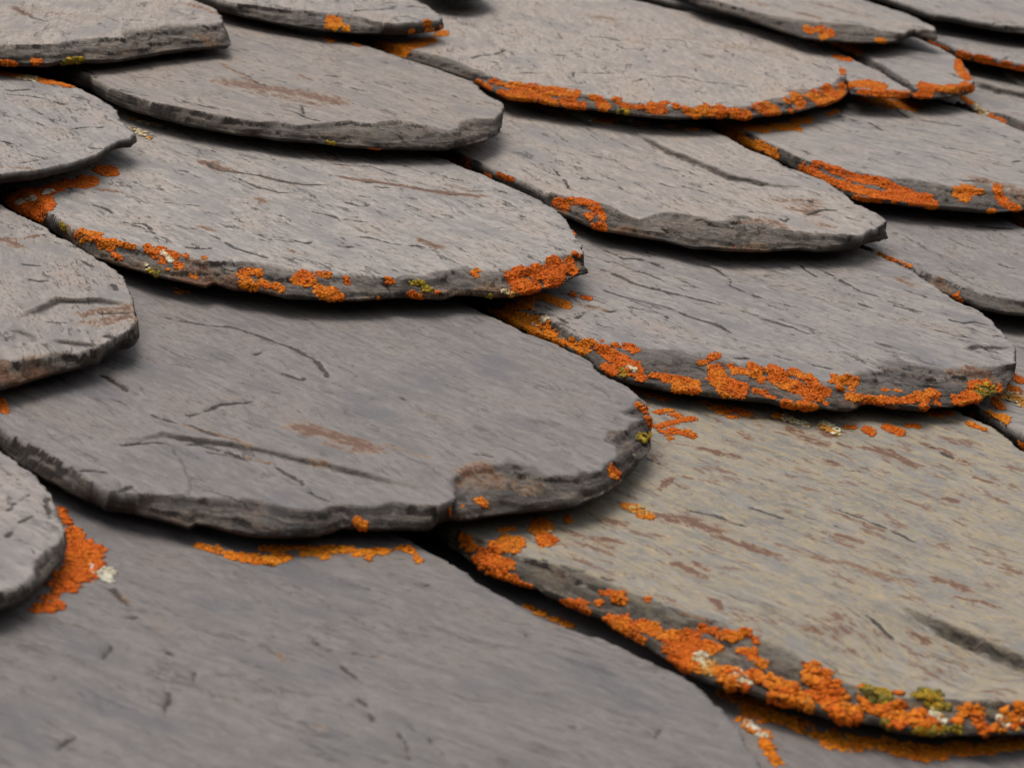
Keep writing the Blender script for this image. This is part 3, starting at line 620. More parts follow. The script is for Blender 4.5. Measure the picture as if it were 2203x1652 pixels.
slate('L', row=2, grain=.25, t=7.5, mat=M('slate_right', (.160, .149, .143), (.246, .228, .218), seed=36.9), ncrack=20,
  label='grey slate at the upper right with a thick orange band along its lower left rim',
  outer=[(1512, 262), (1540, 285), (1600, 314), (1660, 341), (1720, 370), (1790, 402), (1830, 425), (1850, 433), (1880, 437), (1920, 441), (1960, 446), (2010, 452), (2060, 455), (2110, 460), (2150, 458), (2203, 455), (2260, 445), (2320, 420, .6)],
  top=[(1565, 262), (1610, 284), (1660, 310), (1700, 330), (1740, 348), (1800, 362), (1850, 370), (1900, 378), (1940, 380), (1985, 385), (2030, 395), (2060, 402), (2085, 388), (2110, 384), (2150, 402), (2203, 415), (2280, 400), (2330, 380)],
  right=[(2345, 370), (2310, 330), (2260, 305), (2203, 282), (2140, 255), (2080, 235), (2030, 222), (1990, 215), (1950, 200)],
  cracks=[([(1865, 260), (1905, 282)], .8), ([(1780, 240), (1850, 262)], .6), ([(1920, 232), (1940, 243), (1960, 255)], 1.0), ([(1960, 253), (2030, 265), (2085, 273)], .8), ([(2015, 313), (2060, 320), (2110, 333)], .9), [(1910, 345), (2000, 365)], [(1725, 320), (1750, 332)], [(1770, 325), (1790, 332)], ([(2130, 280), (2203, 308)], .6), ([(2170, 350), (2200, 345)], 1.2), [(1910, 268), (2000, 285)], [(1970, 322), (2080, 345)], ([(2020, 385), (2140, 390)], .5)],
  rusts=[([(2110, 385), (2150, 395), (2203, 418)], 11, .6), ([(1735, 390), (1790, 400)], 8, .5), ([(2110, 445), (2170, 440)], 8, .6)])
slate('R', row=2, grain=.2, t=6.5, mat=M('slate_far_right', (.148, .138, .133), (.230, .213, .205), seed=39.2), ncrack=8,
  label='blurred slate at the right edge carrying a white chalky lichen blob',
  outer=[(1962, 205), (1990, 214), (2040, 231), (2100, 252), (2150, 268), (2203, 291), (2300, 330), (2450, 370), (2600, 380), (2700, 350, .4)],
  top=[(1995, 200), (2060, 216), (2110, 231), (2160, 246), (2203, 260), (2300, 300), (2450, 335), (2600, 340), (2690, 320)],
  right=[(2700, 300), (2620, 240), (2500, 190)],
  ledges=[([(2060, 165), (2095, 172), (2110, 177), (2150, 188), (2203, 198), (2300, 218)], 3.6, 60)], rusts=[([(2040, 230), (2080, 236)], 8, .6)])

# course 3
slate('H', row=3, grain=.6, t=7, mat=M('slate_blurred', (.158, .147, .145), (.232, .215, .211), seed=42.2), ncrack=6, terr=1.4, res=.9,
  label='blurred slate at the lower left edge with a worn rounded tail beside orange lichen',
  outer=[(-800, 1050), (-600, 1200), (-400, 1300), (-200, 1340), (-60, 1335), (0, 1320), (30, 1310), (60, 1290), (90, 1265), (110, 1240), (130, 1215, .8), (143, 1185, .4)],
  top=[(-700, 1020), (-400, 1220), (-200, 1275), (-60, 1280), (0, 1268), (35, 1268), (65, 1243), (72, 1220), (82, 1190), (100, 1178), (130, 1172)],
  right=[(147, 1162), (145, 1140), (135, 1110), (125, 1085), (105, 1050), (90, 1030), (50, 1000), (0, 968), (-50, 940), (-90, 915)],
  cracks=[([(0, 1105), (25, 1088), (50, 1065), (80, 1052)], 1.0), ([(0, 1165), (35, 1130), (80, 1095)], .9), ([(100, 1060), (108, 1120)], .6)], ledges=[([(0, 1262), (30, 1265), (55, 1250)], 1.5, 10)])
slate('C', row=3, dz=1.6, grain=.40, t=8.6, mat=M('slate_dark', (.106, .100, .102), (.166, .154, .152), seed=45.7, streak=.6), ncrack=10, jag=1.4,
  label='large dark grey slate in the centre with one rusty almond-shaped stain',
  outer=[(-60, 925), (0, 966), (50, 1010), (100, 1037), (130, 1052), (180, 1080), (230, 1100), (290, 1108), (330, 1118), (370, 1130), (400, 1140), (420, 1132), (450, 1135), (480, 1146), (530, 1155), (560, 1158), (620, 1160), (690, 1157), (720, 1148), (740, 1140), (790, 1143), (840, 1145), (900, 1146), (930, 1143), (945, 1128), (965, 1120), (1010, 1122), (1060, 1112), (1100, 1108), (1150, 1103), (1200, 1100), (1260, 1087), (1300, 1070), (1340, 1040), (1375, 1000), (1400, 965, .8), (1407, 935, .4)],
  top=[(-60, 885), (0, 918), (60, 950), (100, 972), (160, 1008), (210, 1038), (240, 1056), (262, 1066), (310, 1060), (360, 1058), (430, 1056), (500, 1060), (560, 1064), (620, 1080), (685, 1090), (700, 1078), (745, 1075), (820, 1080), (850, 1074), (900, 1082), (960, 1086), (975, 1066), (966, 1040), (964, 1022), (1000, 1004), (1060, 994), (1090, 982), (1150, 1003), (1180, 1022), (1235, 1020), (1240, 1010), (1285, 1010), (1292, 1000), (1315, 985), (1322, 965), (1298, 950), (1300, 926), (1342, 920), (1352, 905), (1372, 898), (1335, 885), (1355, 872), (1362, 855), (1385, 872)],
  right=[(1402, 895), (1392, 870), (1362, 840), (1345, 826), (1292, 800), (1275, 776), (1250, 765), (1200, 740), (1130, 715), (1060, 680), (1000, 652), (950, 630)],
  ledges=[([(185, 943), (240, 940), (300, 940), (350, 926), (380, 932), (430, 940), (500, 950), (560, 962), (620, 975), (680, 988), (740, 1002), (800, 1018), (850, 1032), (900, 1042), (970, 1056)], 1.5, 70)],
  cracks=[([(298, 668), (340, 676), (390, 688), (440, 697), (500, 703), (550, 716), (600, 735), (640, 750), (680, 775), (700, 795), (708, 815), (702, 842)], .7), ([(208, 798), (240, 817), (265, 830), (282, 846)], .8), [(220, 850), (260, 863), (300, 888)], ([(320, 885), (340, 895), (370, 905), (395, 908)], .9), ([(395, 908), (440, 925), (480, 940)], .6), ([(380, 886), (410, 892), (430, 886), (470, 870), (540, 860), (568, 856)], .7), ([(215, 958), (300, 948), (360, 943), (430, 945), (500, 962), (555, 985)], .6), ([(575, 985), (600, 995), (630, 1012), (650, 1022), (660, 1042)], .6), ([(660, 1042), (720, 1070)], .5), ([(165, 1012), (200, 1010), (235, 1014)], .9), ([(250, 1055), (275, 1048), (297, 1040)], 1.1), ([(420, 954), (500, 970), (560, 985)], .5), [(600, 798), (650, 815), (655, 805)], ([(545, 765), (570, 752)], .6), ([(860, 850), (880, 862)], .4)],
  rusts=[([(648, 920), (690, 932), (740, 945), (788, 965)], 15, .85), ([(700, 955), (760, 968)], 8, .45), ([(820, 952), (870, 970), (915, 983)], 6, .35), ([(678, 990), (695, 993)], 5, .8), ([(395, 915), (450, 930), (540, 955)], 5, .6), ([(500, 965), (580, 985)], 3, .7), ([(1000, 1015), (1040, 1000), (1070, 1008)], 10, .75), ([(1010, 1025), (1100, 1020), (1150, 1035)], 14, .35), ([(235, 1090), (280, 1100)], 7, .7), ([(960, 1095), (1000, 1092)], 8, .4), ([(560, 1150), (640, 1153)], 5, .6)])
slate('D', row=3, grain=.34, t=7.6, mat=M('slate_streaked', (.142, .134, .133), (.226, .211, .204), seed=49.1, streak=1.25), ncrack=40,
  label='long streaked slate right of centre with dense orange lichen crust along its lower rim',
  outer=[(1000, 645), (1040, 665), (1120, 715), (1200, 745), (1270, 780), (1285, 800), (1330, 822), (1370, 833), (1400, 838), (1440, 845), (1500, 852), (1570, 862), (1650, 870), (1700, 880), (1740, 887), (1770, 882), (1820, 888), (1842, 882), (1850, 874), (1870, 871), (1920, 880), (1985, 888), (2000, 880), (2050, 878), (2100, 868), (2120, 858), (2150, 848), (2170, 820, .7), (2182, 800, .4)],
  top=[(1080, 640), (1130, 655), (1160, 668), (1200, 692), (1250, 724), (1290, 735), (1360, 741), (1440, 748), (1520, 757), (1560, 768), (1620, 780), (1680, 790), (1740, 808), (1785, 820), (1800, 812), (1825, 800), (1850, 796), (1893, 793), (1886, 780), (1893, 763), (1940, 770), (1990, 782), (2030, 792), (2070, 786), (2130, 788), (2165, 780)],
  right=[(2190, 778), (2192, 750), (2185, 738), (2157, 710), (2148, 695), (2110, 667), (2080, 655), (2045, 640), (2010, 612), (1960, 580), (1900, 552), (1860, 535)],
  ledges=[([(2062, 748), (2090, 742), (2130, 741), (2182, 746)], 1.4, 12)],
  cracks=[([(1245, 525), (1290, 532), (1320, 545), (1342, 557), (1370, 555), (1400, 565), (1450, 585)], .6), ([(1268, 568), (1310, 583), (1350, 600), (1375, 612), (1430, 625), (1500, 643), (1590, 662)], .75), ([(1240, 613), (1290, 620), (1340, 637), (1400, 650), (1440, 660), (1480, 678), (1545, 698), (1600, 728)], .95), ([(1592, 672), (1640, 682), (1700, 700), (1760, 722)], .7), ([(1350, 581), (1385, 585), (1430, 602)], .6), ([(1490, 560), (1540, 578), (1572, 598), (1570, 612), (1600, 625), (1650, 642), (1700, 655)], .5), ([(1680, 555), (1720, 570), (1755, 592), (1770, 602)], .5), ([(1757, 575), (1790, 588), (1812, 603), (1850, 625), (1880, 632), (1912, 645)], .6), ([(1912, 652), (1960, 665), (2000, 672)], .6), ([(1915, 616), (1950, 622), (1985, 635), (2005, 645)], .5), ([(1335, 655), (1400, 667), (1430, 675), (1440, 688)], .5), ([(1240, 685), (1250, 675), (1258, 668)], .6), ([(2030, 683), (2070, 693), (2100, 690), (2140, 703)], .7), ([(2130, 720), (2162, 723)], .7), ([(1240, 545), (1280, 555)], .4), ([(1600, 628), (1680, 650), (1740, 665)], .5), ([(1840, 650), (1890, 665)], .5), ([(1640, 705), (1720, 718)], .4), ([(1575, 768), (1615, 766)], .7), ([(1735, 780), (1800, 792)], .8), ([(1300, 670), (1330, 665)], .6), ([(1180, 690), (1220, 700), (1245, 715)], .9), ([(1150, 668), (1200, 680), (1235, 700)], .8), ([(1380, 792), (1450, 797), (1510, 803)], .7), ([(1600, 808), (1700, 835)], .6), ([(1900, 805), (1980, 815), (2060, 822)], .7), ([(1960, 848), (2000, 840), (2080, 845)], .7)],
  rusts=[([(1255, 655), (1300, 668)], 7, .5), ([(1335, 598), (1352, 602)], 6, .3), ([(1935, 597), (1968, 615)], 8, .45), ([(2050, 800), (2090, 792), (2135, 797)], 9, .65), ([(1395, 815), (1440, 830), (1460, 838)], 8, .8), ([(1850, 845), (1920, 845)], 7, .6), ([(1540, 775), (1600, 785)], 6, .5)])
slate('D2', row=3, grain=.2, t=6.2, mat=M('slate_plain_right', (.128, .121, .120), (.195, .182, .177), seed=52.4), ncrack=12, res=.85,
  label='plain grey slate at the right edge, its dark rim starting at a cracked corner',
  outer=[(1868, 536, .05), (1905, 554, .05), (1965, 582, .08), (2012, 608, .25), (2045, 636, .8), (2080, 655), (2110, 668), (2160, 678), (2203, 683), (2300, 690), (2400, 688), (2480, 675, .6)],
  top=[(1872, 532), (1909, 550), (1969, 578), (2020, 596), (2060, 612), (2090, 625), (2140, 637), (2203, 648), (2300, 655), (2400, 655), (2480, 640)],
  right=[(2497, 645), (2440, 600), (2350, 555), (2260, 515), (2203, 490), (2160, 472), (2115, 456), (2080, 443)],
  cracks=[([(2095, 488), (2110, 485), (2150, 488), (2203, 493)], .8), ([(1998, 488), (2025, 493)], .6), ([(1915, 500), (1935, 502)], .8), ([(1940, 533), (1985, 550)], .5), ([(2140, 565), (2190, 578)], .5), [(1990, 575), (2050, 585)], [(2050, 590), (2110, 600)], ([(2050, 610), (2100, 625)], 1.0)],
  rusts=[([(2020, 597), (2045, 612)], 5, .7)])
slate('D3', row=3, grain=.2, t=7, mat=M('slate_hidden_right', seed=55.5), ncrack=2, res=1.2,
  label='small dark slate corner with an orange speck wedged at the right edge',
  outer=[(2105, 452), (2150, 470), (2203, 492), (2300, 530), (2450, 580), (2600, 600), (2800, 590, .5)],
  top=[(2140, 452), (2203, 475), (2300, 505), (2450, 550), (2600, 570), (2780, 560)], right=[(2810, 540), (2650, 440), (2500, 380)])

# course 4
slate('F', row=4, cstr=.80, dz=2.0, grain=.95, t=7.5, vis=75, mat=M('slate_foreground', (.100, .095, .097), (.142, .133, .133), seed=58.8, streak=.6), ncrack=14, res=.9,
  label='very large smooth blurred slate in the lower left foreground with a short black scratch',
  outer=[(-420, 1320), (-400, 1520), (-250, 1780), (150, 1930), (600, 1960), (1000, 2010), (1350, 1960), (1560, 1880), (1650, 1800, .5)],
  top=[(-405, 1300), (-380, 1500), (-225, 1745), (170, 1885), (620, 1910), (1000, 1955), (1330, 1910), (1530, 1840), (1640, 1780)],
  right=[(1695, 1760), (1690, 1720), (1640, 1640), (1600, 1572), (1570, 1537), (1540, 1510), (1510, 1480), (1450, 1445), (1380, 1410), (1300, 1368), (1215, 1345), (1160, 1322), (1100, 1290), (1050, 1262), (1000, 1225), (940, 1192), (890, 1165), (850, 1140)],
  cracks=[([(722, 1415), (740, 1430), (758, 1450), (785, 1482)], 1.18), ([(760, 1490), (790, 1515), (805, 1545), (812, 1560)], 0.74), ([(840, 1565), (870, 1590), (882, 1640)], 0.56), ([(232, 1257), (250, 1272), (270, 1292), (300, 1312)], 0.62), ([(275, 1332), (300, 1318)], 0.87), ([(672, 1355), (675, 1375), (700, 1390), (740, 1398), (800, 1408), (840, 1415)], 0.43), ([(218, 1420), (238, 1378)], 0.62), ([(355, 1395), (378, 1410)], 0.87), ([(415, 1470), (420, 1440)], 0.50), ([(352, 1535), (368, 1480)], 0.56), ([(140, 1525), (165, 1500)], 0.56), ([(115, 1620), (140, 1590), (170, 1580)], 0.56), ([(770, 1320), (790, 1340), (835, 1350)], 0.37), ([(560, 1335), (600, 1385)], 0.37), ([(1125, 1350), (1145, 1380)], 0.62), ([(1410, 1590), (1420, 1560)], 0.74), ([(1540, 1530), (1545, 1570)], 0.37), ([(765, 1250), (805, 1270)], 0.43), ([(912, 1250), (930, 1255)], 0.74), ([(810, 1310), (820, 1300)], 0.62), ([(1220, 1555), (1260, 1570)], 0.37), ([(560, 1200), (600, 1230)], 0.19)],
  rusts=[([(255, 1280), (268, 1290)], 5, .6), ([(600, 1408), (606, 1418)], 5, .5), ([(800, 1410), (840, 1415)], 3, .5), ([(690, 1562), (694, 1572)], 6, .35)])
slate('E', row=4, dz=1.0, grain=.42, t=8, mat=M('slate_ochre', (.140, .132, .118), (.225, .208, .180), seed=62.3, tan=.62, rusty=.85, streak=.5), ncrack=34, res=.72,
  label='big greenish tan slate at the lower right mottled with brown rust patches',
  outer=[(925, 1150), (985, 1190), (1040, 1235), (1100, 1255), (1150, 1268), (1165, 1282), (1210, 1300), (1260, 1325), (1300, 1340), (1340, 1365), (1390, 1395), (1450, 1435), (1500, 1463), (1530, 1478), (1560, 1487), (1603, 1492), (1650, 1510), (1700, 1525), (1760, 1540), (1820, 1560), (1880, 1563), (1930, 1580), (2000, 1588), (2060, 1585), (2130, 1585), (2203, 1585), (2300, 1575), (2400, 1540), (2480, 1480, .5)],
  top=[(980, 1140), (1060, 1165), (1120, 1192), (1180, 1205), (1250, 1220), (1290, 1240), (1340, 1262), (1400, 1285), (1450, 1300), (1500, 1318), (1560, 1335), (1603, 1350), (1650, 1368), (1692, 1384), (1740, 1407), (1800, 1432), (1850, 1458), (1900, 1480), (1930, 1487), (1980, 1484), (2050, 1492), (2120, 1502), (2203, 1512), (2300, 1500), (2400, 1470), (2490, 1425)],
  right=[(2512, 1400), (2490, 1300), (2440, 1180), (2350, 1060), (2203, 966), (2140, 921), (2110, 905), (2065, 885), (2030, 870), (1990, 855)],
  ledges=[([(1903, 1281), (2203, 1410), (2300, 1452)], 4.6, 40, .45), ([(2090, 1465), (2060, 1475), (2020, 1480), (1960, 1480)], .8, 18)],
  cracks=[([(1843, 1305), (1870, 1320), (1890, 1330), (1940, 1360)], .6), ([(1380, 980), (1430, 1000), (1450, 1015)], .5), ([(1470, 1090), (1540, 1105), (1600, 1128), (1630, 1132)], .6), ([(1603, 1085), (1660, 1105), (1700, 1118)], .6), ([(1780, 1085), (1850, 1110), (1920, 1140), (1990, 1170)], .5), ([(2000, 955), (2020, 970), (2060, 990)], .6), ([(1780, 985), (1810, 1000)], .8), ([(1150, 1195), (1200, 1210), (1270, 1232)], .9), ([(1230, 1233), (1270, 1250), (1330, 1275)], .8), ([(1470, 1325), (1530, 1345), (1600, 1375)], .9), ([(1540, 1388), (1600, 1410), (1660, 1440)], .8), ([(1290, 1232), (1330, 1250)], .6)],
  rusts=[([(1865, 965), (1900, 975), (1935, 985), (1965, 1000)], 8, 1), ([(1895, 965), (1915, 968)], 5, .9), ([(1770, 925), (1785, 938)], 7, .9), ([(1700, 920), (1740, 945), (1770, 955)], 9, .7), ([(1620, 895), (1700, 905)], 8, .6), ([(1780, 990), (1800, 998)], 8, .7), ([(1805, 955), (1825, 962)], 4, .8), ([(1990, 955), (2010, 965)], 6, .8), ([(2020, 965), (2050, 985), (2085, 998)], 6, .6), ([(2100, 1028), (2130, 1038)], 5, 1), ([(2035, 1072), (2055, 1078)], 5, 1), ([(1505, 962), (1530, 970), (1580, 982)], 6, .85), ([(1440, 952), (1490, 958)], 3, .7), ([(1420, 1052), (1432, 1040), (1442, 1028)], 4, .8), ([(1470, 1025), (1498, 1030)], 4, .7), ([(1410, 1108), (1470, 1115), (1530, 1135)], 14, .8), ([(1540, 1150), (1580, 1165), (1650, 1190)], 6, .8), ([(1295, 1118), (1340, 1125)], 8, .65), ([(1295, 1160), (1330, 1165)], 8, .7), ([(1200, 1165), (1300, 1180)], 14, .3), ([(1460, 1215), (1490, 1228), (1515, 1240)], 6, .85), ([(1495, 1213), (1520, 1225)], 6, .8), ([(1535, 1290), (1552, 1308)], 6, .9), ([(1735, 1350), (1760, 1352)], 8, .8), ([(1970, 1340), (1995, 1355)], 9, .6), ([(2020, 1245), (2050, 1250), (2080, 1270)], 8, .75), ([(2065, 1285), (2110, 1292), (2140, 1305)], 6, .7), ([(1800, 1150), (1850, 1167)], 5, .85), ([(1603, 1165), (1650, 1188)], 5, .85), ([(1700, 1180), (1850, 1220), (1960, 1260)], 4, .5), ([(1780, 1095), (1900, 1140)], 3, .6), ([(1600, 930), (1612, 945)], 6, .6), ([(1480, 1320), (1560, 1345)], 5, .6), ([(1930, 1500), (2000, 1505)], 7, .7), ([(2080, 1510), (2110, 1515)], 8, .7), ([(2125, 1475), (2150, 1490)], 5, .7), ([(2040, 1350), (2070, 1380), (2085, 1410)], 4, .4)])
slate('E2', row=4, grain=.4, t=7.5, mat=M('slate_edge_right', (.145, .135, .130), (.220, .203, .194), seed=66.1), ncrack=10, res=1.0,
  label='slate at the right edge just above the tan slate with pale lichen clumps',
  outer=[(2058, 876), (2100, 914), (2150, 940), (2203, 972), (2300, 1030), (2500, 1110), (2700, 1150), (3000, 1150), (3160, 1100, .5)],
  top=[(2085, 868), (2115, 884), (2155, 908), (2203, 938), (2300, 990), (2450, 1060), (2700, 1095), (3000, 1100), (3150, 1060)],
  right=[(3200, 1000), (3100, 900), (2950, 800), (2800, 720)],
  cracks=[([(2110, 900), (2150, 925), (2203, 955)], 1.0), ([(2165, 915), (2203, 935)], .9)])

# course 5
slate('Z', row=5, dz=1.2, grain=.5, t=7.5, vis=95, mat=M('slate_bottom', (.104, .098, .100), (.150, .140, .140), seed=69.9, streak=.4), ncrack=8, res=.95, length=2.2,
  label='slate in the bottom right corner under the tan slate behind a bright orange line',
  outer=[(-60, 2250), (200, 2500), (700, 2700), (1300, 2760), (2000, 2680), (2500, 2500), (2700, 2330, .5)],
  top=[(-30, 2220), (250, 2440), (740, 2620), (1300, 2680), (1980, 2600), (2440, 2440), (2650, 2290)],
  right=[(2720, 2260), (2700, 2000), (2600, 1800), (2480, 1640)])

# ------------------------------------------------------------------ lichens and moss on each slate
P_ = dict(kind='pale_lichen', tones=CHALK, size=.5, cover=.75)
PM = dict(kind='pale_lichen', tones=PALE, size=.5, cover=.8)
Y_ = dict(kind='yellow_lichen', tones=MOSS, size=.5, cover=.85)
AM = dict(kind='orange_lichen', tones=AMBER)
FL = dict(kind='orange_lichen', tones=FLAME)
g = grow
g(S['N0'], [([(8, 136), (32, 138)], 5), ([(72, 132), (84, 133)], 5)]); g(S['N0'], [([(137, 138), (165, 132), (172, 130)], 6)], **Y_)
g(S['N1'], [([(712, 49), (720, 52)], 13), ([(745, 62)], 5), ([(885, 64)], 6), ([(920, 50), (926, 68)], 7), ([(945, 58)], 5)], **AM)
g(S['N3'], [([(1736, 64), (1744, 66)], 7), ([(1760, 62), (1766, 64)], 7), ([(1783, 70), (1790, 74)], 7)]); g(S['N3'], [([(1774, 78)], 8), ([(1888, 87), (1900, 90)], 6)], **AM)
g(S['I'], [([(0, 157), (30, 163)], 4), ([(90, 172), (155, 184)], 6), ([(35, 164), (90, 172)], 5)]); g(S['I'], [([(45, 165), (75, 171)], 6)], **PM)
g(S['J'], [([(700, 84), (715, 88)], 4), ([(760, 95), (770, 97)], 4), ([(790, 323), (815, 323)], 3)]); g(S['J'], [([(706, 308), (718, 309)], 4)], **Y_)
g(S['K'], [([(825, 100), (845, 107), (865, 114)], 13), ([(860, 102), (890, 96), (930, 86)], 8), ([(940, 74), (960, 72)], 5)], **AM)
g(S['K'], [([(1030, 178), (1050, 190)], 7), ([(1058, 176), (1076, 180)], 6), ([(1078, 206), (1100, 207), (1140, 208)], 13, .6), ([(1092, 185), (1130, 188), (1160, 192)], 7, .65), ([(1160, 195), (1200, 197), (1240, 203)], 8, .7),
  ([(1170, 214), (1190, 222)], 9), ([(1215, 222), (1228, 225)], 11), ([(1240, 229), (1252, 230)], 8), ([(1275, 208), (1285, 212)], 6), ([(1288, 220), (1302, 230)], 10), ([(1325, 215), (1330, 217)], 6), ([(1343, 228), (1355, 232)], 8, .8), ([(1370, 232), (1385, 232)], 6), ([(1400, 234), (1420, 240)], 11), ([(1425, 224), (1435, 222)], 5),
  ([(1450, 228), (1460, 230)], 5), ([(1475, 238), (1500, 246)], 9, .75), ([(1510, 238), (1550, 243)], 12), ([(1545, 232), (1555, 240)], 9), ([(1578, 243), (1605, 250)], 11), ([(1620, 230)], 5), ([(1640, 233), (1662, 240)], 12), ([(1690, 217), (1698, 219)], 6), ([(1712, 208), (1722, 228)], 10), ([(1700, 240)], 5), ([(1750, 208), (1775, 224)], 12), ([(1780, 195), (1800, 208)], 12), ([(1812, 185), (1812, 200)], 6), ([(1811, 152), (1814, 158)], 5), ([(1755, 96), (1775, 99)], 4)])
g(S['K'], [([(1335, 238), (1350, 242)], 6)], **Y_)
g(S['W'], [([(1832, 184), (1870, 183), (1900, 190)], 8), ([(1850, 200), (1900, 202), (1955, 206)], 8, .75), ([(1795, 122), (1830, 131)], 4)])
g(S['M'], [([(1800, 95), (1815, 98), (1845, 108)], 10), ([(1985, 186), (1990, 202)], 9), ([(1972, 205), (2000, 204)], 7), ([(2005, 188), (2030, 192), (2060, 192)], 8), ([(2075, 185), (2090, 195)], 8), ([(2062, 138), (2064, 150), (2080, 166)], 8), ([(2096, 160)], 4), ([(2098, 192), (2108, 195)], 5)])
g(S['P'], [([(1990, 92), (2010, 98), (2035, 108)], 6), ([(2065, 118), (2088, 123)], 7), ([(2102, 124), (2130, 133)], 7), ([(2140, 138), (2170, 142), (2203, 149)], 6)], **FL)
g(S['R'], [([(2172, 160), (2188, 166), (2203, 174)], 9)], **P_); g(S['R'], [([(2070, 212), (2095, 226)], 5), ([(2130, 250), (2158, 264)], 6)]); g(S['R'], [([(2098, 232), (2118, 246)], 6)], **PM)
g(S['L'], [([(1548, 268), (1585, 276)], 8), ([(1560, 282), (1600, 300)], 11), ([(1602, 305), (1632, 316)], 11), ([(1640, 312), (1655, 322), (1672, 336)], 7), ([(1660, 272), (1700, 276)], 6), ([(1590, 270), (1650, 280)], 7), ([(1710, 262), (1740, 258)], 7), ([(1700, 274), (1720, 278)], 5), ([(1782, 246), (1800, 240)], 5, .5)], **AM)
g(S['L'], [([(1728, 362), (1762, 376)], 7), ([(1755, 352), (1800, 364)], 6), ([(1795, 368), (1850, 384), (1905, 396)], 9), ([(1900, 398), (1960, 416)], 7), ([(1775, 385), (1810, 398), (1850, 410)], 8, .7), ([(1850, 408), (1900, 425)], 9), ([(1840, 425), (1890, 436)], 5), ([(1915, 422), (1960, 430), (2005, 440)], 10), ([(1960, 422), (2000, 426)], 7), ([(1997, 448), (2010, 452)], 4)], **FL)
g(S['L'], [([(1848, 212), (1880, 216)], 6), ([(1880, 218), (1930, 226), (1965, 228)], 10)], **AM)
g(S['L'], [([(2062, 416), (2078, 422)], 13), ([(2075, 402), (2090, 405)], 6), ([(2098, 412), (2108, 414)], 6), ([(2143, 402), (2150, 425), (2160, 438)], 8), ([(2160, 432), (2185, 448)], 9), ([(2125, 456), (2140, 454)], 5)])
g(S['D3'], [([(2180, 470), (2203, 480)], 7)])
g(S['B'], [([(1130, 222), (1175, 233), (1215, 244)], 5), ([(1278, 255), (1312, 262)], 6), ([(1370, 262), (1395, 265)], 3), ([(1440, 270), (1452, 273)], 3), ([(1480, 278), (1498, 280)], 3), ([(1300, 250), (1330, 258)], 4)], **AM)
g(S['B'], [([(1222, 240), (1250, 248), (1272, 256)], 5), ([(1320, 250), (1358, 260)], 4)], **P_)
g(S['B'], [([(960, 333), (985, 343), (1010, 356)], 6), ([(1050, 375), (1075, 380), (1098, 388)], 6), ([(1198, 438), (1215, 445)], 9), ([(1228, 432), (1255, 434), (1275, 442), (1290, 455)], 8), ([(1290, 455), (1298, 470)], 7), ([(1283, 488), (1297, 490)], 9), ([(1262, 462), (1270, 470)], 5), ([(1275, 462)], 4)], **FL)
g(S['A'], [([(25, 440), (60, 447), (92, 440)], 22, .9), ([(48, 424), (80, 418), (110, 410)], 12, .9), ([(110, 405), (150, 397), (200, 392)], 10), ([(68, 468), (86, 478)], 7), ([(215, 366), (245, 370)], 10), ([(175, 385), (200, 386)], 7)], **FL)
g(S['A'], [([(40, 437), (60, 431), (78, 428)], 4), ([(95, 416), (112, 410)], 4), ([(330, 285)], 1)], **P_)
g(S['A'], [([(285, 258), (345, 270)], 3, .7), ([(288, 282), (308, 288), (320, 300)], 5, .8)], **PM)
g(S['A'], [([(176, 504), (200, 511), (215, 515)], 10), ([(215, 520), (240, 527)], 9), ([(240, 520), (285, 532)], 6), ([(215, 528), (240, 536)], 6), ([(245, 548), (258, 556)], 5), ([(318, 535), (332, 550)], 8), ([(345, 540), (378, 552)], 8, .8), ([(375, 560), (385, 570)], 9), ([(350, 563)], 6), ([(400, 552)], 5), ([(440, 555)], 4), ([(412, 594), (420, 597)], 4), ([(360, 580)], 3),
  ([(518, 588), (528, 600), (540, 607)], 8), ([(530, 583), (558, 586)], 7), ([(524, 612), (550, 618)], 8), ([(562, 608), (576, 614)], 7), ([(592, 617), (604, 622)], 6), ([(645, 600), (670, 606)], 14), ([(650, 588), (665, 589)], 5), ([(690, 590), (706, 592)], 6), ([(690, 628), (712, 635)], 14), ([(728, 638), (735, 645)], 6), ([(745, 600), (748, 608)], 5), ([(832, 602), (845, 608)], 6), ([(885, 632), (900, 640)], 7), ([(940, 630)], 4), ([(815, 641)], 3), ([(1025, 580), (1030, 582)], 5), ([(1018, 590), (1025, 592)], 5)])
g(S['A'], [([(885, 609), (905, 611)], 4), ([(912, 622), (924, 624)], 7), ([(326, 582), (336, 588)], 5), ([(1053, 640)], 5), ([(135, 482), (140, 486)], 4)], **Y_)
g(S['A'], [([(350, 546), (372, 560)], 4, .6), ([(314, 573), (320, 580)], 4, .6), ([(1080, 628), (1100, 632)], 5, .5)], **PM)
g(S['A'], [([(1100, 598), (1130, 608), (1150, 618)], 13), ([(1120, 585), (1160, 592), (1195, 600)], 13), ([(1190, 560), (1205, 575), (1205, 590)], 11), ([(1150, 578), (1180, 582)], 10), ([(1222, 562), (1235, 585)], 8), ([(1110, 620), (1135, 628)], 10), ([(1180, 612), (1190, 618)], 6), ([(1232, 490), (1245, 510)], 5), ([(1260, 546), (1264, 556)], 4), ([(1236, 545), (1242, 550)], 4)], **FL)
g(S['C'], [([(0, 862), (6, 872), (10, 882)], 8)]); g(S['C'], [([(378, 625), (408, 631)], 4)], **AM)
g(S['C'], [([(1372, 872), (1392, 886)], 5), ([(1394, 900), (1402, 920)], 4), ([(1316, 1012), (1322, 1022)], 9), ([(1032, 1078), (1045, 1088)], 7), ([(960, 1104), (975, 1098)], 4), ([(996, 1090)], 3), ([(768, 1120), (780, 1130)], 8), ([(785, 1133)], 5)])
g(S['C'], [([(1375, 942), (1388, 942)], 7), ([(1398, 935)], 3)], **Y_)
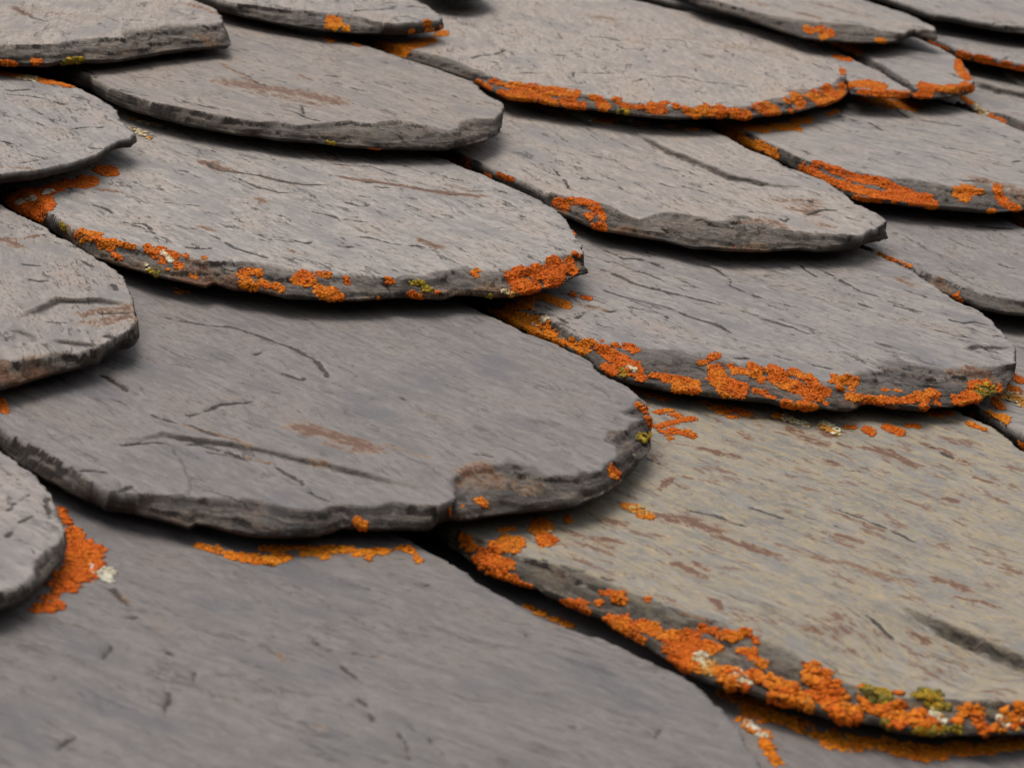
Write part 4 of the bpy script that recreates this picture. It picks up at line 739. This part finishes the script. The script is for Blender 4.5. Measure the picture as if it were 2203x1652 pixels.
g(S['D'], [([(1060, 680), (1080, 680), (1110, 690)], 14, .9), ([(1110, 690), (1160, 692), (1170, 700)], 14, .9), ([(1100, 662), (1135, 655)], 11), ([(1120, 640), (1165, 638), (1200, 650), (1222, 656)], 8), ([(1145, 716), (1190, 725)], 8), ([(1175, 712), (1195, 718)], 6), ([(1195, 735), (1235, 742)], 6), ([(1230, 738), (1260, 755)], 9), ([(1262, 735), (1275, 738)], 6)], **AM)
g(S['D'], [([(1165, 692), (1175, 686)], 5, .7), ([(1146, 698), (1155, 702)], 4, .6), ([(1355, 790), (1362, 796)], 5, .6)], **PM)
g(S['D'], [([(1290, 748), (1310, 762)], 12), ([(1310, 765), (1345, 780)], 13), ([(1345, 782), (1365, 792)], 11), ([(1305, 788), (1320, 798)], 9), ([(1335, 795), (1352, 803)], 8), ([(1370, 795), (1378, 812)], 9), ([(1325, 745)], 6), ([(1345, 745), (1362, 752)], 10), ([(1230, 632), (1236, 634)], 5), ([(1255, 640), (1268, 644)], 4)], **FL)
g(S['D'], [([(1402, 808), (1430, 812)], 7), ([(1430, 815), (1470, 820), (1500, 825)], 9), ([(1455, 835), (1495, 838)], 9), ([(1505, 782), (1520, 781)], 5), ([(1528, 770), (1545, 767)], 6), ([(1535, 798), (1548, 805)], 13), ([(1540, 818), (1570, 825)], 15), ([(1560, 840), (1590, 845)], 13), ([(1572, 785), (1580, 800)], 6), ([(1590, 798), (1602, 800)], 6), ([(1585, 828), (1600, 832)], 10), ([(1616, 788), (1632, 795)], 9), ([(1622, 805), (1640, 815)], 9), ([(1625, 842), (1645, 845)], 6),
  ([(1660, 798), (1680, 808)], 11), ([(1665, 815), (1700, 828)], 13), ([(1700, 830), (1725, 840)], 13), ([(1705, 800), (1730, 815)], 8), ([(1740, 815), (1755, 830), (1780, 845)], 9), ([(1735, 848), (1765, 852)], 10), ([(1655, 855), (1665, 857)], 6), ([(1690, 868), (1698, 878)], 9), ([(1685, 878), (1700, 880)], 7), ([(1725, 870), (1745, 878)], 8), ([(1778, 868)], 4), ([(1795, 815), (1810, 822)], 9), ([(1825, 815), (1838, 820)], 9), ([(1803, 832), (1810, 838)], 6), ([(1832, 838)], 6),
  ([(1900, 838), (1910, 840)], 4), ([(1928, 840), (1938, 842)], 3), ([(1830, 853), (1860, 858), (1890, 862)], 8), ([(1890, 860), (1935, 864)], 8), ([(1950, 862), (1962, 860)], 7), ([(1975, 850), (1990, 862)], 9), ([(1985, 875), (1995, 878)], 6), ([(2000, 845), (2015, 850)], 8), ([(2010, 865), (2020, 870)], 6)])
g(S['D'], [([(2055, 858), (2075, 865)], 10), ([(2080, 850), (2100, 855)], 11), ([(2090, 830), (2120, 825)], 8), ([(2130, 830), (2140, 840)], 7), ([(2150, 828), (2152, 842)], 5)]); g(S['D'], [([(2105, 838), (2125, 842)], 10), ([(1338, 802), (1345, 806)], 6), ([(1160, 730), (1180, 736)], 4)], **Y_)
g(S['E'], [([(1345, 832), (1378, 843)], 5), ([(1400, 848), (1430, 858)], 6), ([(1518, 873), (1560, 880)], 7), ([(1550, 890), (1575, 893)], 7), ([(1580, 882), (1608, 890)], 7), ([(1412, 883), (1440, 885)], 6), ([(1440, 888), (1470, 900), (1492, 905)], 6), ([(1425, 914), (1460, 906)], 6), ([(1408, 915), (1430, 928)], 5), ([(1430, 930), (1470, 930), (1490, 936)], 7), ([(1442, 942)], 5), ([(1820, 918), (1842, 919)], 4), ([(1862, 924), (1875, 932)], 7), ([(1905, 920), (1935, 932)], 8), ([(1952, 915), (1975, 918)], 5), ([(1998, 889), (2025, 895)], 5), ([(2032, 886), (2048, 892)], 3), ([(2082, 910), (2118, 926)], 4), ([(1222, 1116), (1224, 1120)], 7)])
g(S['E'], [([(1668, 893), (1700, 900)], 6), ([(1345, 1088), (1370, 1094)], 7), ([(1375, 1108), (1400, 1112)], 7)], **AM)
g(S['E'], [([(1690, 898), (1735, 914)], 6), ([(1772, 914), (1800, 930)], 7), ([(1360, 1095), (1390, 1104)], 7), ([(1180, 1145)], 4)], **PM)
g(S['E'], [([(1155, 1130), (1170, 1138)], 16), ([(1165, 1150), (1180, 1160)], 15), ([(1165, 1168)], 8), ([(1075, 1140), (1105, 1137)], 5), ([(995, 1165), (1015, 1172)], 13), ([(1085, 1162), (1115, 1165)], 14), ([(1070, 1178), (1110, 1182)], 12), ([(1040, 1192), (1060, 1198)], 12), ([(1065, 1210), (1095, 1215)], 13), ([(1025, 1200), (1040, 1215)], 8), ([(1060, 1228), (1090, 1238), (1108, 1250)], 10), ([(1110, 1252), (1140, 1262)], 5)])
g(S['E'], [([(1225, 1298), (1250, 1300)], 13), ([(1255, 1312), (1262, 1318)], 8), ([(1215, 1297)], 7), ([(1298, 1276), (1320, 1278), (1338, 1278)], 8), ([(1320, 1290), (1340, 1292)], 9), ([(1283, 1298), (1290, 1297)], 5), ([(1395, 1290)], 6), ([(1310, 1338), (1345, 1335)], 12), ([(1330, 1350), (1350, 1355)], 10), ([(1370, 1345), (1400, 1348), (1420, 1362)], 13), ([(1360, 1372), (1380, 1378)], 8), ([(1440, 1375), (1490, 1372)], 14), ([(1445, 1395), (1500, 1398)], 15), ([(1500, 1385), (1535, 1392)], 15), ([(1515, 1352), (1550, 1362), (1575, 1372)], 9), ([(1575, 1370), (1605, 1362)], 10), ([(1450, 1415), (1500, 1420)], 12), ([(1470, 1430), (1500, 1440)], 12), ([(1428, 1397), (1440, 1400)], 6), ([(1625, 1375), (1628, 1380)], 5), ([(1595, 1400), (1620, 1402)], 9), ([(1615, 1412), (1645, 1428)], 7)])
g(S['E'], [([(1540, 1450), (1570, 1458)], 10), ([(1560, 1465), (1600, 1478)], 9), ([(1545, 1440), (1580, 1445), (1620, 1452)], 9), ([(1620, 1455), (1660, 1465)], 12), ([(1660, 1468), (1700, 1485)], 14), ([(1660, 1500), (1700, 1508), (1740, 1520)], 12), ([(1700, 1490), (1760, 1498)], 14), ([(1760, 1490), (1810, 1500)], 13), ([(1780, 1515), (1840, 1530)], 15), ([(1810, 1545), (1840, 1550)], 9), ([(1855, 1505), (1870, 1525)], 9), ([(1750, 1445), (1775, 1455)], 18), ([(1740, 1460), (1780, 1475)], 14), ([(1790, 1460), (1797, 1470)], 8)], size=.6)
g(S['E'], [([(1898, 1530), (1930, 1540)], 14), ([(1925, 1550), (1970, 1556)], 11), ([(1935, 1518), (1945, 1530)], 8), ([(1965, 1535), (1990, 1548), (2015, 1565)], 11), ([(2075, 1525), (2105, 1530)], 11), ([(2100, 1540), (2115, 1570)], 11), ([(2070, 1535), (2060, 1550)], 8), ([(2140, 1565), (2170, 1560), (2203, 1545)], 12, .75), ([(2165, 1535), (2203, 1530)], 9, .8), ([(2190, 1520), (2203, 1523)], 5), ([(1933, 1490)], 4), ([(1853, 1480)], 4)], size=.6)
g(S['E'], [([(1862, 1487), (1900, 1497)], 12), ([(1880, 1502), (1915, 1510)], 9), ([(1980, 1492), (2010, 1500)], 13), ([(2000, 1512), (2040, 1520)], 9), ([(1975, 1572), (2010, 1573)], 6), ([(2020, 1568), (2065, 1570)], 7), ([(1900, 1555), (1920, 1562)], 5)], **Y_)
g(S['E'], [([(1500, 1412), (1530, 1430)], 9, .6), ([(1580, 1450), (1605, 1462)], 9, .6), ([(1515, 1435), (1530, 1450)], 7, .5), ([(2005, 1535), (2030, 1550)], 8, .5), ([(2155, 1550), (2190, 1560)], 10, .45), ([(1733, 1508), (1745, 1512)], 5, .5)], **PM)
g(S['F'], [([(428, 1175), (470, 1186), (520, 1200)], 9), ([(520, 1198), (570, 1204), (612, 1197)], 10), ([(655, 1190), (700, 1195)], 8), ([(715, 1188), (742, 1186)], 6), ([(758, 1188), (790, 1193)], 10), ([(805, 1185), (832, 1188)], 7), ([(855, 1180), (880, 1180)], 4), ([(885, 1183), (893, 1195), (902, 1208)], 5), ([(560, 1180), (760, 1180)], 5, .8)], dens=1.7, size=.5, thick=.6, **AM)
g(S['F'], [([(132, 1095), (145, 1125)], 7), ([(152, 1145), (170, 1155)], 13), ([(160, 1165), (190, 1175)], 16), ([(160, 1190), (205, 1190)], 17), ([(150, 1215), (200, 1212)], 17), ([(130, 1240), (190, 1238)], 15), ([(115, 1258), (160, 1262)], 11), ([(80, 1305), (105, 1308), (125, 1298)], 11), ([(95, 1285), (120, 1280)], 9)], dens=1.7, size=.5, thick=.6, **FL)
g(S['F'], [([(205, 1225), (232, 1232)], 12), ([(225, 1245), (235, 1248)], 7)], dens=1.8, kind='pale_lichen', tones=CHALK, size=.45, thick=.6, cover=1)
g(S['Z'], [([(1135, 1304), (1152, 1308)], 6), ([(1162, 1322), (1200, 1334), (1228, 1346)], 7), ([(1555, 1492), (1600, 1508), (1660, 1525)], 11, .95), ([(1610, 1525), (1650, 1540), (1680, 1545)], 12), ([(1690, 1550), (1730, 1562), (1745, 1572)], 12), ([(1755, 1580), (1790, 1590)], 8), ([(1795, 1580), (1800, 1592)], 10), ([(1780, 1600), (1850, 1605)], 10), ([(1830, 1590), (1880, 1598), (1930, 1610)], 13), ([(1925, 1615), (1990, 1625), (2025, 1628)], 12), ([(1950, 1608), (2010, 1612)], 10), ([(2020, 1615), (2080, 1612)], 13), ([(2070, 1612), (2130, 1608), (2170, 1600)], 14), ([(2165, 1600), (2203, 1600)], 9), ([(1600, 1548), (1625, 1570), (1650, 1582)], 9), ([(1640, 1585), (1645, 1605)], 9), ([(1650, 1605), (1662, 1625), (1675, 1642)], 9)], dens=1.6, size=.52, thick=.6, **AM)
g(S['Z'], [([(1605, 1552), (1620, 1565)], 5), ([(1630, 1575), (1642, 1582)], 5)], **P_)
g(S['D2'], [([(1888, 549), (1920, 560), (1955, 574)], 4), ([(2055, 638), (2068, 652)], 5), ([(2060, 632)], 3)]); g(S['D2'], [([(1872, 543), (1882, 546)], 4)], **P_)
g(S['E2'], [([(2183, 812), (2203, 820)], 7), ([(2172, 835), (2190, 842)], 7), ([(2140, 862), (2152, 872)], 9), ([(2195, 955), (2203, 965)], 6), ([(2090, 892), (2098, 894)], 4)]); g(S['E2'], [([(2158, 850), (2185, 858), (2203, 870)], 8)], **PM); g(S['E2'], [([(2125, 890), (2145, 895), (2165, 905)], 7)], **AM)

# ------------------------------------------------------------------ neighbours just beyond the frame
for row_, uc_, wd_, dr_ in [(-1, 690, 205, -25), (-1, 885, 190, -25), (-1, 1176, 220, -25), (-1, 1402, 222, -20), (0, 497, 222, 0), (0, 1600, 224, 0), (1, 395, 222, 0), (1, 1546, 222, 0),
                            (2, 290, 224, 0), (2, 1462, 222, 0), (3, 196, 222, 0), (3, 1284, 222, 0), (4, 200, 220, 0), (4, 1102, 222, 0), (5, 140, 222, 0), (5, 690, 224, 0), (6, 200, 222, 0), (6, 425, 222, 0), (6, 650, 222, 0)]:
    RING.append(plain_slate(row_, uc_, wd_, None, dr_))
